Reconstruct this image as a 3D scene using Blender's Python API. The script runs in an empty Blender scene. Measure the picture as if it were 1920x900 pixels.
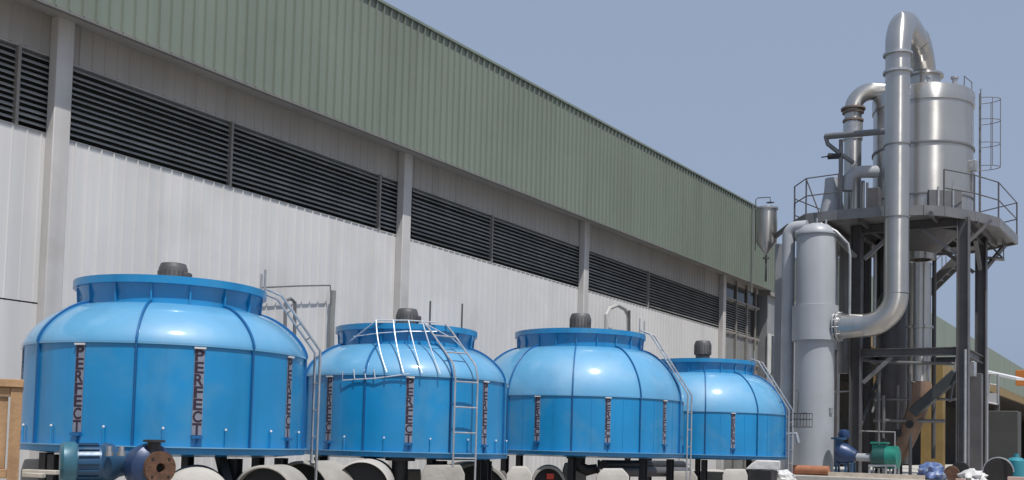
import bpy, math, random
from mathutils import Vector, Matrix
random.seed(7)
R = math.radians
S = bpy.context.scene
# ------------------------------------------------------------------ camera
E = 1.5                                     # eye height
F = 2000.0; PHI = math.atan(1240/2000)      # focal length in photo pixels, angle to the factory wall line
PITCH = math.atan(2000/38000); ROLL = 0.026
cam_d = bpy.data.cameras.new('camera'); cam = bpy.data.objects.new('camera', cam_d)
S.collection.objects.link(cam); S.camera = cam
cam_d.sensor_width = 36; cam_d.lens = 36*F/1920; cam_d.clip_end = 5000
YAW = -(math.pi/2 - PHI)                    # forward = (cos phi, sin phi)
M = Matrix.Rotation(YAW, 4, 'Z') @ Matrix.Rotation(math.pi/2 + PITCH, 4, 'X') @ Matrix.Rotation(ROLL, 4, 'Z')
M.translation = (0, 0, E)
cam.matrix_world = M
SH = 275.0
cam_d.shift_y = SH/1920
R3 = M.to_3x3()
def ray(u, v): return R3 @ Vector(((u-960)/F, -(v-450-SH)/F, -1))
def at_s(u, v, s): d = ray(u, v); k = s/d.x; return Vector((s, d.y*k, E+d.z*k))
def at_q(u, v, q): d = ray(u, v); k = q/d.y; return Vector((d.x*k, q, E+d.z*k))
def at_z(u, v, z): d = ray(u, v); k = (z-E)/d.z; return Vector((d.x*k, d.y*k, z))
FWD = Vector((math.cos(PHI), math.sin(PHI), 0))
def at_d(u, v, dep): d = ray(u, v); k = dep/d.dot(FWD); return Vector((d.x*k, d.y*k, E+d.z*k))
# ------------------------------------------------------------------ light
W = bpy.data.worlds.new('World'); S.world = W; W.use_nodes = True
nt = W.node_tree; bg = nt.nodes['Background']
sky = nt.nodes.new('ShaderNodeTexSky'); sky.sky_type = 'NISHITA'; sky.sun_disc = False
SUN_EL, SUN_AZ = R(64), R(238)              # azimuth measured from +X towards +Y
sky.sun_elevation = SUN_EL; sky.sun_rotation = math.pi/2 - SUN_AZ
sky.air_density = 1.0; sky.dust_density = 4.0; sky.ozone_density = 2.2; sky.altitude = 0
hs = nt.nodes.new('ShaderNodeHueSaturation'); hs.inputs['Saturation'].default_value = 0.62; hs.inputs['Value'].default_value = 1.0
tint = nt.nodes.new('ShaderNodeMix'); tint.data_type = 'RGBA'; tint.inputs[0].default_value = 0.75
tint.inputs[7].default_value = (3.3, 4.2, 5.95, 1)
nt.links.new(sky.outputs[0], hs.inputs['Color']); nt.links.new(hs.outputs[0], tint.inputs[6])
nt.links.new(tint.outputs[2], bg.inputs[0]); bg.inputs[1].default_value = 0.10
sl = bpy.data.lights.new('sun', 'SUN'); sl.energy = 4.2; sl.angle = R(0.6); sl.color = (1, .96, .9)
so = bpy.data.objects.new('sun', sl); S.collection.objects.link(so)
sv = Vector((math.cos(SUN_AZ)*math.cos(SUN_EL), math.sin(SUN_AZ)*math.cos(SUN_EL), math.sin(SUN_EL)))
so.rotation_euler = sv.to_track_quat('Z', 'Y').to_euler()
S.view_settings.view_transform = 'Standard'; S.view_settings.look = 'None'
S.view_settings.exposure = 0.0; S.view_settings.gamma = 1
# ------------------------------------------------------------------ materials
MATS = {}
def mat(name, col, rough=.5, metal=0., var=.12, scale=1.5, bump=0., bscale=20., streak=0., stain=None, coat=0., spec=.5, rvar=.1, zs=1., aniso=0., sheet=0.):
    if name in MATS: return MATS[name]
    m = bpy.data.materials.new(name); m.use_nodes = True; n = m.node_tree.nodes; L = m.node_tree.links
    b = n['Principled BSDF']; tc = n.new('ShaderNodeTexCoord')
    def noise(sc, det, zsc=1., off=0.):
        mp = n.new('ShaderNodeMapping'); mp.inputs['Scale'].default_value = (1, 1, zsc); mp.inputs['Location'].default_value = (off, off*.7, off*.3)
        L.new(tc.outputs['Object'], mp.inputs[0])
        t = n.new('ShaderNodeTexNoise'); t.inputs['Scale'].default_value = sc; t.inputs['Detail'].default_value = det
        L.new(mp.outputs[0], t.inputs['Vector']); return t.outputs['Fac']
    def mixc(fac, a, bcol):
        x = n.new('ShaderNodeMix'); x.data_type = 'RGBA'
        L.new(fac, x.inputs[0]) if not isinstance(fac, float) else None
        if isinstance(a, tuple): x.inputs[6].default_value = (*a, 1)
        else: L.new(a, x.inputs[6])
        x.inputs[7].default_value = (*bcol, 1); return x.outputs[2]
    def ramp(fac, lo, hi, top=1.):
        r = n.new('ShaderNodeMapRange'); r.inputs[1].default_value = lo; r.inputs[2].default_value = hi; r.inputs[4].default_value = top
        L.new(fac, r.inputs[0]); return r.outputs[0]
    c = mixc(ramp(noise(scale, 6, zs), .3, .7), tuple(x*(1-var) for x in col), tuple(min(1, x*(1+var)) for x in col))
    if streak:
        c = mixc(ramp(noise(3.0, 5, .06, 5.), .52, .78, streak), c, tuple(x*.45 for x in col))
    if sheet:
        sx = n.new('ShaderNodeSeparateXYZ'); L.new(tc.outputs['Object'], sx.inputs[0])
        m1 = n.new('ShaderNodeMath'); m1.operation = 'MULTIPLY'; m1.inputs[1].default_value = 1/sheet; L.new(sx.outputs[0], m1.inputs[0])
        m2 = n.new('ShaderNodeMath'); m2.operation = 'FLOOR'; L.new(m1.outputs[0], m2.inputs[0])
        wn = n.new('ShaderNodeTexWhiteNoise'); wn.noise_dimensions = '1D'; L.new(m2.outputs[0], wn.inputs['W'])
        c = mixc(ramp(wn.outputs['Value'], 0., 1., .14), c, tuple(x*.45 for x in col))
    if stain:
        sc_, amt, scol = stain
        c = mixc(ramp(noise(sc_, 8, 1., 11.), .52, .68, amt), c, scol)
    L.new(c, b.inputs['Base Color'])
    L.new(ramp(noise(scale*3, 4, 1., 3.), .25, .75), (rr := n.new('ShaderNodeMapRange')).inputs[0])
    rr.inputs[3].default_value = max(.03, rough-rvar); rr.inputs[4].default_value = min(1, rough+rvar)
    L.new(rr.outputs[0], b.inputs['Roughness'])
    b.inputs['Metallic'].default_value = metal; b.inputs['Coat Weight'].default_value = coat; b.inputs['Coat Roughness'].default_value = .10
    b.inputs['Specular IOR Level'].default_value = spec
    if aniso:
        tg = n.new('ShaderNodeTangent'); tg.direction_type = 'RADIAL'; tg.axis = 'Z'; L.new(tg.outputs[0], b.inputs['Tangent']); b.inputs['Anisotropic'].default_value = aniso; b.inputs['Anisotropic Rotation'].default_value = .25
    if bump:
        bp = n.new('ShaderNodeBump'); bp.inputs['Strength'].default_value = bump; bp.inputs['Distance'].default_value = .02
        L.new(noise(bscale, 6), bp.inputs['Height']); L.new(bp.outputs[0], b.inputs['Normal'])
    MATS[name] = m; return m
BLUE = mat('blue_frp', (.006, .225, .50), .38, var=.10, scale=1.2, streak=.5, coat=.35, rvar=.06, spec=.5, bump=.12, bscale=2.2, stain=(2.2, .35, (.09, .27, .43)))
BLUE_LIT = mat('blue_frp_lit', (.09, .32, .55), .55, var=.07, scale=1.0, streak=.22, coat=1.0, rvar=.05, spec=.7, bump=.10, bscale=2.0, stain=(1.6, .35, (.24, .42, .58)))  # same blue made paler: sun and sky sheen on upward faces put into the colour
BLUED = mat('blue_rib', (.006, .11, .30), .42, var=.12)
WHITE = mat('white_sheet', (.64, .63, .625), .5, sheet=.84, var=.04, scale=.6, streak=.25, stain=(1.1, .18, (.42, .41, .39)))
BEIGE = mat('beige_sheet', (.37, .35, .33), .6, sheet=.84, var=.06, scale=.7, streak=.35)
GREEN = mat('green_sheet', (.19, .225, .19), .5, sheet=.84, var=.05, scale=.5, streak=.22, stain=(.8, .18, (.15, .18, .15)))
LOUV = mat('louver_grey', (.33, .33, .325), .6, var=.2, scale=2)
DARKIN = mat('dark_inside', (.02, .02, .02), .9, var=.2)
COLM = mat('column_paint', (.50, .485, .475), .6, var=.07, streak=.35, stain=(2., .25, (.33, .30, .27)), bump=.08)
MULL = mat('mullion_grey', (.24, .22, .20), .6)
STEEL = mat('stainless', (.50, .49, .475), .32, .85, var=.06, scale=1.0, rvar=.04, streak=.3, aniso=.9)
TANKM = mat('stainless_brushed', (.49, .48, .465), .30, .8, var=.06, scale=.8, streak=.3, rvar=.03, aniso=.93)
GPAINT = mat('grey_vessel_paint', (.35, .37, .40), .42, var=.06, scale=.8, streak=.25, stain=(1.6, .2, (.26, .26, .27)))
FRAME = mat('dark_frame_steel', (.105, .103, .11), .5, .2, var=.2, streak=.3, stain=(4, .3, (.10, .07, .05)))
FRAMEL = mat('grey_frame_steel', (.20, .20, .205), .45, .4, var=.15, streak=.3)
GALV = mat('galvanised', (.48, .48, .49), .4, .75, var=.15, scale=6)
DARKM = mat('dark_metal', (.035, .035, .038), .5, .3, var=.2, scale=4)
MOTOR = mat('motor_grey', (.10, .10, .105), .55, .2, var=.25, scale=6, stain=(9, .3, (.16, .15, .14)))
CONC = mat('concrete', (.31, .295, .27), .85, var=.14, scale=3, bump=.3, bscale=25, stain=(3, .45, (.25, .235, .21)))
CONCL = mat('pale_concrete', (.43, .41, .38), .85, var=.10, scale=3, bump=.3, bscale=25, stain=(3, .3, (.36, .34, .31)))
DIRT = mat('dirty_ground', (.30, .275, .24), .95, var=.2, scale=.8, bump=.4, bscale=12, stain=(.6, .5, (.20, .18, .155)))
WOOD = mat('crate_wood', (.36, .22, .115), .7, var=.25, scale=9, zs=.12, bump=.25, bscale=30, stain=(4, .4, (.21, .12, .06)))
NAVY = mat('navy_paint', (.018, .045, .12), .38, .1, var=.25, scale=5, stain=(7, .3, (.05, .06, .09)))
SLATE = mat('motor_blue', (.022, .075, .155), .38, .1, var=.2, scale=5, stain=(8, .3, (.07, .09, .12)))
TEAL = mat('teal_paint', (.04, .14, .20), .42, .1, var=.2, scale=5)
RUST = mat('rusty_iron', (.12, .062, .038), .8, .2, var=.35, scale=14, bump=.3, bscale=40, stain=(10, .5, (.08, .045, .03)))
GRMOT = mat('green_motor', (.012, .17, .13), .4, var=.2, scale=6)
OCHRE = mat('ochre_paint', (.21, .14, .045), .6, var=.2, streak=.4)
ORANGE = mat('orange_paint', (.50, .17, .03), .6, var=.15)
CLAY = mat('clay_pipe', (.36, .15, .08), .7, var=.2, scale=5)
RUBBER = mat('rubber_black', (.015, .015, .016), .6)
PLASTICB = mat('blue_tarp', (.09, .14, .30), .45, var=.3, scale=8, stain=(7, .8, (.38, .42, .50)), bump=.5, bscale=15)
PLASTICW = mat('white_tarp', (.55, .55, .55), .55, var=.12, scale=8, bump=.6, bscale=14)
INK = mat('letter_ink', (.028, .014, .032), .5, var=.3, scale=30)
STICK = mat('sticker_white', (.20, .22, .28), .5, var=.15, scale=20, stain=(25, .5, (.25, .22, .26)))
GLASS = mat('dark_glass', (.03, .033, .036), .12, var=.1)
REDP = mat('red_paint', (.55, .05, .03), .5)
BROWN = mat('brown_duct', (.25, .165, .12), .5, .3, var=.35, scale=2, zs=.5)
# ------------------------------------------------------------------ mesh builder
class MB:
    def __init__(s): s.v = []; s.f = []
    def add(s, vs, fs):
        o = len(s.v); s.v += [Vector(p) for p in vs]; s.f += [tuple(i+o for i in f) for f in fs]; return s
    def box(s, c, d, rot=None):
        hx, hy, hz = d[0]/2, d[1]/2, d[2]/2
        vs = [Vector((x, y, z)) for x in (-hx, hx) for y in (-hy, hy) for z in (-hz, hz)]
        if rot is not None:
            mm = rot if isinstance(rot, Matrix) else Matrix.Rotation(rot, 3, 'Z')
            vs = [mm @ p for p in vs]
        c = Vector(c)
        return s.add([p+c for p in vs], [(0, 1, 3, 2), (4, 6, 7, 5), (0, 4, 5, 1), (2, 3, 7, 6), (0, 2, 6, 4), (1, 5, 7, 3)])
    def bb(s, a, b):
        return s.box([(a[i]+b[i])/2 for i in range(3)], [abs(b[i]-a[i]) for i in range(3)])
    def beam(s, a, b, w, h=None, up=(0, 0, 1)):
        a = Vector(a); b = Vector(b); h = h or w; d = (b-a); L = d.length; d.normalize(); u = Vector(up)
        if abs(d.dot(u)) > .98: u = Vector((1, 0, 0))
        x = d.cross(u).normalized(); y = x.cross(d).normalized()
        return s.box((a+b)/2, (w, L, h), Matrix((x, d, y)).transposed())
    def ibeam(s, a, b, w, h, t=.02, up=(0, 0, 1)):
        a = Vector(a); b = Vector(b); d = (b-a).normalized(); u = Vector(up)
        if abs(d.dot(u)) > .98: u = Vector((1, 0, 0))
        x = d.cross(u).normalized(); y = x.cross(d).normalized()
        s.beam(a+y*(h/2-t/2), b+y*(h/2-t/2), w, t, up); s.beam(a-y*(h/2-t/2), b-y*(h/2-t/2), w, t, up)
        s.beam(a, b, t, h-2*t-.001, up); return s
    def tube(s, pts, r, n=10, caps=True):
        pts = [Vector(p) for p in pts]; m = len(pts); rs = r if isinstance(r, (list, tuple)) else [r]*m
        T = []
        for i in range(m):
            a = pts[max(0, i-1)]; b = pts[min(m-1, i+1)]; T.append((b-a).normalized())
        u = Vector((0, 0, 1)) if abs(T[0].z) < .9 else Vector((1, 0, 0))
        x = T[0].cross(u).normalized(); vs = []
        for i in range(m):
            x = (x - T[i]*x.dot(T[i])).normalized(); y = T[i].cross(x)
            k = 1.
            for j in range(n):
                a = 2*math.pi*j/n; vs.append(pts[i]+(x*math.cos(a)+y*math.sin(a))*rs[i]*k)
        fs = [(i*n+j, i*n+(j+1) % n, (i+1)*n+(j+1) % n, (i+1)*n+j) for i in range(m-1) for j in range(n)]
        if caps: fs += [tuple(range(n-1, -1, -1)), tuple(range((m-1)*n, m*n))]
        return s.add(vs, fs)
    def cyl(s, a, b, r, r2=None, n=24): return s.tube([a, b], [r, r if r2 is None else r2], n)
    def lathe(s, prof, c=(0, 0, 0), n=64, axis=None, open_=False):
        c = Vector(c); vs = []
        if axis is None: X, Y, Z = Vector((1, 0, 0)), Vector((0, 1, 0)), Vector((0, 0, 1))
        else:
            Z = Vector(axis).normalized(); u = Vector((0, 0, 1)) if abs(Z.z) < .9 else Vector((1, 0, 0)); X = Z.cross(u).normalized(); Y = Z.cross(X)
        for (r, z) in prof:
            for j in range(n):
                a = 2*math.pi*j/n; vs.append(c+X*(max(r, 1e-4)*math.cos(a))+Y*(max(r, 1e-4)*math.sin(a))+Z*z)
        m = len(prof)
        fs = [(i*n+j, i*n+(j+1) % n, (i+1)*n+(j+1) % n, (i+1)*n+j) for i in range(m-1) for j in range(n)]
        return s.add(vs, fs)
    def prism(s, poly, z0, z1):
        n = len(poly); vs = [(p[0], p[1], z0) for p in poly]+[(p[0], p[1], z1) for p in poly]
        return s.add(vs, [tuple(range(n-1, -1, -1)), tuple(range(n, 2*n))]+[(i, (i+1) % n, n+(i+1) % n, n+i) for i in range(n)])
    def build(s, name, m, parent=None, bevel=0., sharp=38, seg=2, **tagk):
        me = bpy.data.meshes.new(name)
        if parent is not None: base = wbase(parent)
        else:
            xs = [p.x for p in s.v]; ys = [p.y for p in s.v]; zs = [p.z for p in s.v]
            base = Vector(((min(xs)+max(xs))/2, (min(ys)+max(ys))/2, min(zs)))
        me.from_pydata([tuple(p-base) for p in s.v], [], s.f); me.update()
        import bmesh
        bm = bmesh.new(); bm.from_mesh(me); bmesh.ops.recalc_face_normals(bm, faces=bm.faces); bm.to_mesh(me); bm.free()
        me.polygons.foreach_set('use_smooth', [True]*len(me.polygons)); me.set_sharp_from_angle(angle=R(sharp))
        me.materials.append(m)
        o = bpy.data.objects.new(name, me); S.collection.objects.link(o)
        if parent is not None: o.parent = parent
        else: o.location = base
        if bevel:
            bv = o.modifiers.new('bevel', 'BEVEL'); bv.width = bevel; bv.segments = seg; bv.limit_method = 'ANGLE'; bv.angle_limit = R(40)
        tag(o, **tagk); return o
def wbase(o):
    v = Vector(o.location)
    while o.parent: o = o.parent; v = v+Vector(o.location)
    return v
def tag(o, label=None, cat=None, group=None, kind=None):
    if label: o['label'] = label
    if cat: o['category'] = cat
    if group: o['group'] = group
    if kind: o['kind'] = kind
    return o
def thing(name, label, cat, loc=(0, 0, 0), group=None):
    o = bpy.data.objects.new(name, None); S.collection.objects.link(o); o.location = loc; o.empty_display_size = .2
    return tag(o, label, cat, group)
def pol(c, r, az, z): return Vector((c[0]+r*math.cos(R(az)), c[1]+r*math.sin(R(az)), z))
def arc(c, r, a0, a1, ax, ay, n=10):
    c = Vector(c); ax = Vector(ax); ay = Vector(ay)
    return [c+ax*(r*math.cos(R(a0+(a1-a0)*i/n)))+ay*(r*math.sin(R(a0+(a1-a0)*i/n))) for i in range(n+1)]
def text_mesh(txt, name, m, parent, width, height, origin, az, up=Vector((0, 0, 1)), off=0.):
    """one raised letter or word lying in the tangent plane facing azimuth az"""
    cu = bpy.data.curves.new('t', 'FONT'); cu.body = txt; cu.align_x = 'CENTER'; cu.align_y = 'CENTER'; cu.extrude = .0; cu.offset = .025
    o = bpy.data.objects.new('t', cu); S.collection.objects.link(o)
    bpy.context.view_layer.update()
    me = o.evaluated_get(bpy.context.evaluated_depsgraph_get()).to_mesh()
    vs = [v.co.copy() for v in me.vertices]; fs = [tuple(p.vertices) for p in me.polygons]
    S.collection.objects.unlink(o); bpy.data.objects.remove(o)
    x0, x1 = min(v.x for v in vs), max(v.x for v in vs); y0, y1 = min(v.y for v in vs), max(v.y for v in vs)
    nrm = Vector((math.cos(R(az)), math.sin(R(az)), 0)); rt = up.cross(nrm)
    return [Vector(origin)+rt*(((v.x-x0)/(x1-x0)-.5)*width)+up*(((v.y-y0)/(y1-y0)-.5)*height)+nrm*off for v in vs], fs
# ------------------------------------------------------------------ ground
g = MB(); g.add([(-900, -900, 0), (1500, -900, 0), (1500, 1500, 0), (-900, 1500, 0)], [(0, 1, 2, 3)])
g.build('ground', DIRT, kind='structure')
g = MB(); g.bb((26.1, -8, 0.002), (120, 11.3, E-.61)); g.build('plant_yard_slab', CONCL, bevel=.02, kind='structure')
PZ = E-.61
# ------------------------------------------------------------------ factory
QW, QF = 13.0, 12.4
S0, S1 = -6.0, 38.1
def zt(s): return E+7.98+max(0, s-12)*.021        # top edge of green fascia
def zb(s): return E+5.55+max(0, s-12)*.010        # bottom edge
ZLB, ZLT = E+4.03, E+5.12
fac = thing('factory_building', 'long white ribbed factory hall with deep green fascia and dark louvre band', 'building', (S0, QW, 0))
def ribsheet(mb, s0, s1, y, zlo, zhi, pitch=.21, w=.035, d=.028, ph=0., out=-1):
    """sheet in plane y with raised ribs towards out*Y; zlo/zhi functions of s"""
    xs = []; k = math.ceil((s0-ph)/pitch)
    pts = [(s0, 0)]
    while ph+k*pitch+w < s1:
        a = ph+k*pitch
        if a-w > s0: pts += [(a-w, 0), (a-w*.45, d), (a+w*.45, d), (a+w, 0)]
        k += 1
    pts.append((s1, 0))
    vs = []; fs = []
    for (x, h) in pts: vs += [(x, y+out*h, zlo(x)), (x, y+out*h, zhi(x))]
    for i in range(len(pts)-1): fs.append((2*i, 2*i+2, 2*i+3, 2*i+1))
    mb.add(vs, fs)
m = MB(); ribsheet(m, 9.05, 34.3, QW, lambda s: 0.0, lambda s: ZLB, w=.016, d=.02); m.build('lower_wall', WHITE, fac, sharp=10)
m = MB(); ribsheet(m, S0, 8.95, QW, lambda s: E+1.72, lambda s: ZLB, ph=.1, w=.016, d=.012); m.bb((S0, QW, 0), (8.95, QW+.05, E+1.70))
m.build('lower_wall', WHITE, fac, sharp=10)
m = MB(); ribsheet(m, 34.3, S1, QW, lambda s: 0.0, lambda s: ZLB, pitch=.5, w=.02, d=.02); m.build('lower_wall', mat('grey_translucent', (.22, .22, .21), .5, streak=.4), fac, sharp=10, label='grey ribbed lower wall at the far end')
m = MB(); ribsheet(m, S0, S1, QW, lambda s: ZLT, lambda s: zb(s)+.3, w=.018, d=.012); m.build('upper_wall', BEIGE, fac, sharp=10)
m = MB(); ribsheet(m, S0, S1, QF, zb, zt, w=.016, d=.045); m.build('green_fascia', GREEN, fac, sharp=10)
# trims and soffit
m = MB()
for a, b in ((S0, 12), (12, S1)):
    m.beam((a, QF-.002, zb(a)-.02), (b, QF-.002, zb(b)-.02), .07, .035)
m.build('drip_trim', mat('trim_dark', (.17, .165, .16), .6), fac)
m = MB(); m.add([(S0, QF+.05, zb(S0)), (12, QF+.05, zb(12)), (S1, QF+.05, zb(S1)), (S1, QW+.1, zb(S1)+.12), (12, QW+.1, zb(12)+.12), (S0, QW+.1, zb(S0)+.12)], [(0, 1, 4, 5), (1, 2, 3, 4)])
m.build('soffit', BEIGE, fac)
m = MB(); m.beam((12, QF, zt(12)+.02), (S1, QF, zt(S1)+.02), .12, .05); m.beam((S0, QF, zt(S0)+.02), (12, QF, zt(12)+.02), .12, .05); m.build('ridge_trim', GREEN, fac)
m = MB(); m.bb((S0, QW-.013, ZLB-.01), (S1, QW+.12, ZLB+.012)); m.bb((S0, QW+.004, ZLT-.02), (S1, QW+.12, ZLT+.0)); m.build('louvre_sill', mat('sill', (.42, .41, .40), .6, streak=.3), fac)
cols = [1.15, 8.9, 16.6, 24.2, 34.2]
# louvre blades: one mesh per bay
bays = [(S0, 1.0), (1.3, 8.85), (9.15, 16.7), (17.0, 24.35), (24.65, 34.15), (34.45, 37.3)]
for a, b in bays:
    lv = MB(); N = 12
    for i in range(N):
        z = ZLB+.06+(ZLT-ZLB-.1)*(i+.5)/N
        rot = Matrix.Rotation(R(random.gauss(.0, .06)), 3, 'Y') @ Matrix.Rotation(R(40+random.gauss(0, 3)), 3, 'X')
        lv.box(((a+b)/2, QW+.03, z), (b-a, .078, .006), rot)
    lv.build('louvre', LOUV, fac)
m = MB(); m.bb((S0, QW+.14, ZLB-.3), (S1, QW+.16, ZLT+.3)); m.build('louvre_backing', DARKIN, fac)
for u in (20, 428, 710, 923, 1218):
    s = at_q(u, 400, QW).x
    m = MB(); m.bb((s-.022, QW-.03, ZLB+.013), (s+.022, QW+.05, ZLT-.021)); m.build('mullion', MULL, fac)
for s in cols:
    m = MB(); m.bb((s-.13, QW-.17, 0), (s+.13, QW-.002, zb(s)+.1)); m.build('column', COLM, fac, bevel=.012)
for s in (35.6, 36.7, 37.6):
    m = MB(); m.bb((s-.03, QW-.09, 0), (s+.03, QW-.032, zb(s)+.06)); m.build('mullion', MULL, fac)
m = MB(); m.bb((34.45, QW-.07, ZLT+.02), (S1, QW-.034, ZLT+.08)); m.bb((34.45, QW-.07, ZLB-.05), (S1, QW-.041, ZLB+.02)); m.bb((34.45, QW-.07, ZLB-1.0), (S1, QW-.033, ZLB-.95)); m.build('window_rail', MULL, fac)
m = MB(); m.bb((34.45, QW-.03, ZLT+.09), (S1-.1, QW-.026, zb(36)-.1)); m.build('upper_window', GLASS, fac)
# body behind
m = MB()
m.bb((S0, QW+.2, 0), (S1-.05, QW+.3, ZLB-.3)); m.build('inner_wall', BEIGE, fac)
m = MB(); m.add([(S1, QF+.01, zb(S1)), (S1, QF+.01, zt(S1)), (S1, 40, zt(S1)+2.5), (S1, 40, 0), (S1, QW, 0), (S1, QW, zb(S1))], [(0, 1, 2, 3, 4, 5)]); m.build('end_wall', GREEN, fac)
m = MB(); m.add([(S0, QF+.01, zb(S0)), (S0, QF+.01, zt(S0)), (S0, 40, zt(S0)+2.5), (S0, 40, 0), (S0, QW, 0), (S0, QW, zb(S0))], [(0, 1, 2, 3, 4, 5)]); m.build('end_wall', GREEN, fac)
m = MB(); m.add([(S0, QF+.02, zt(S0)-.02), (12, QF+.02, zt(12)-.02), (S1, QF+.02, zt(S1)-.02), (S1, 40, zt(S1)+2.5), (S0, 40, zt(S0)+2.5)], [(0, 1, 2, 3, 4)]); m.build('roof', GREEN, fac)
m = MB(); m.bb((S1-.1, QF-.07, zb(S1)-.02), (S1+.04, QF-.032, zt(S1))); m.build('corner_trim', GREEN, fac)
# rainwater pipe near the end of the fascia
p = at_q(1412, 380, QF-.1); p2 = at_q(1412, 528, QF-.1)
m = MB(); m.tube([(p.x, QF-.09, zb(p.x)-.4), (p.x, QF-.09, zt(p.x)-.05)], .03, 8)
m.build('rainwater_pipe', FRAMEL, label='thin dark rainwater pipe on the far end of the green fascia', cat='pipe')
# wall conduit at tower gap
def wallpipe(label, px, q, r, mt=GALV, name='conduit', cat='pipe', n=8, group=None):
    return MB().tube([at_q(u, v, q) for (u, v) in px], r, n).build(name, mt, label=label, cat=cat, group=group)
wallpipe('thin square bent conduit on white wall right of the nearest blue tower', [(492, 539), (560, 536), (619, 535), (621, 560), (620, 700)], 12.86, .014, FRAMEL)
wallpipe('thick grey downpipe against white wall left of the second tower', [(625, 545), (622, 600), (620, 850)], 12.86, .05, mat('pipegrey', (.22, .22, .22), .5))
wallpipe('gooseneck vent pipe on white wall behind the first ladder', [(534, 640), (535, 575), (537, 563), (545, 560), (553, 567), (552, 640)], 12.75, .03, FRAMEL)
wallpipe('pale arched vent pipe on white wall above the third tower', [(1136, 640), (1137, 590), (1143, 578), (1158, 572), (1172, 580), (1178, 592), (1179, 640)], 12.7, .055, mat('palepipe', (.42, .42, .41), .45))
wallpipe('thin straight pole at right end of the pale arched vent', [(1180, 640), (1180, 582)], 12.6, .035, FRAME, name='pole', cat='pole')
# annex
m = MB(); a = thing('grey_annex', 'plain grey annex block beyond the end of the long hall', 'building', (40, 12.7, 0))
m = MB(); m.bb((38.3, 12.72, 0), (44.5, 17, E+5.7)); m.build('wall', mat('annex_grey', (.23, .235, .245), .6, streak=.3), a)
m = MB(); m.bb((38.25, 12.6, E+5.7), (44.6, 17.1, E+5.85)); m.build('roof', MULL, a)
pp = at_q(1446, 660, 12.7); m = MB(); m.bb((pp.x-.5, 12.66, pp.z-.8), (pp.x+.5, 12.7, pp.z+.65)); fr = m.build('window', mat('win_pale', (.5, .5, .48), .5), a)
m = MB(); m.bb((pp.x-.10, 12.63, pp.z-.8), (pp.x+.14, 12.655, pp.z+.6)); m.build('pane', GLASS, fr)
# second hall further along the same line
h2 = thing('far_factory_hall', 'further open fronted hall with green fascia and dark interior', 'building', (48, 11.9, 0))
A0, A1, QB = 45.5, 190., 11.9
m = MB(); ribsheet(m, A0, A1, QB, lambda s: E+5.55, lambda s: E+8.2, pitch=.42, w=.05, d=.03); m.build('green_fascia', GREEN, h2, sharp=10)
m = MB(); m.add([(A0, QB, E+8.2), (A1, QB, E+8.2), (A1, 36, E+10), (A0, 36, E+10)], [(0, 1, 2, 3)]); m.build('roof', GREEN, h2)
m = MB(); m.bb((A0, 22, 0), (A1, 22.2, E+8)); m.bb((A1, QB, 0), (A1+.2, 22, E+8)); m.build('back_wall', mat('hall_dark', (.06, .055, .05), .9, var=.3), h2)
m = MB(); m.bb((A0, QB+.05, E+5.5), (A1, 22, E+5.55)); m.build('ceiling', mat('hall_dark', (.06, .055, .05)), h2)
m = MB(); m.add([(A0, QB+.01, E+5.5), (A0, QB+.01, E+8.19), (A0, 36, E+9.98), (A0, 36, 0), (A0, 18, 0), (A0, 18, E+5.5)], [(0, 1, 2, 3, 4, 5)]); m.build('end_wall', GREEN, h2)
m = MB(); m.bb((A0, QB-.05, E+4.9), (A1, QB+.2, E+5.52)); m.build('crane_beam', OCHRE, h2)
for k, s in enumerate((46.0, 56.0, 67., 80., 96., 120., 150.)):
    m = MB(); m.bb((s-.2, QB+.22, PZ), (s+.2, QB+.6, E+4.9)); m.build('column', OCHRE if k in (1, 2, 3) else FRAME, h2)
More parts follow.
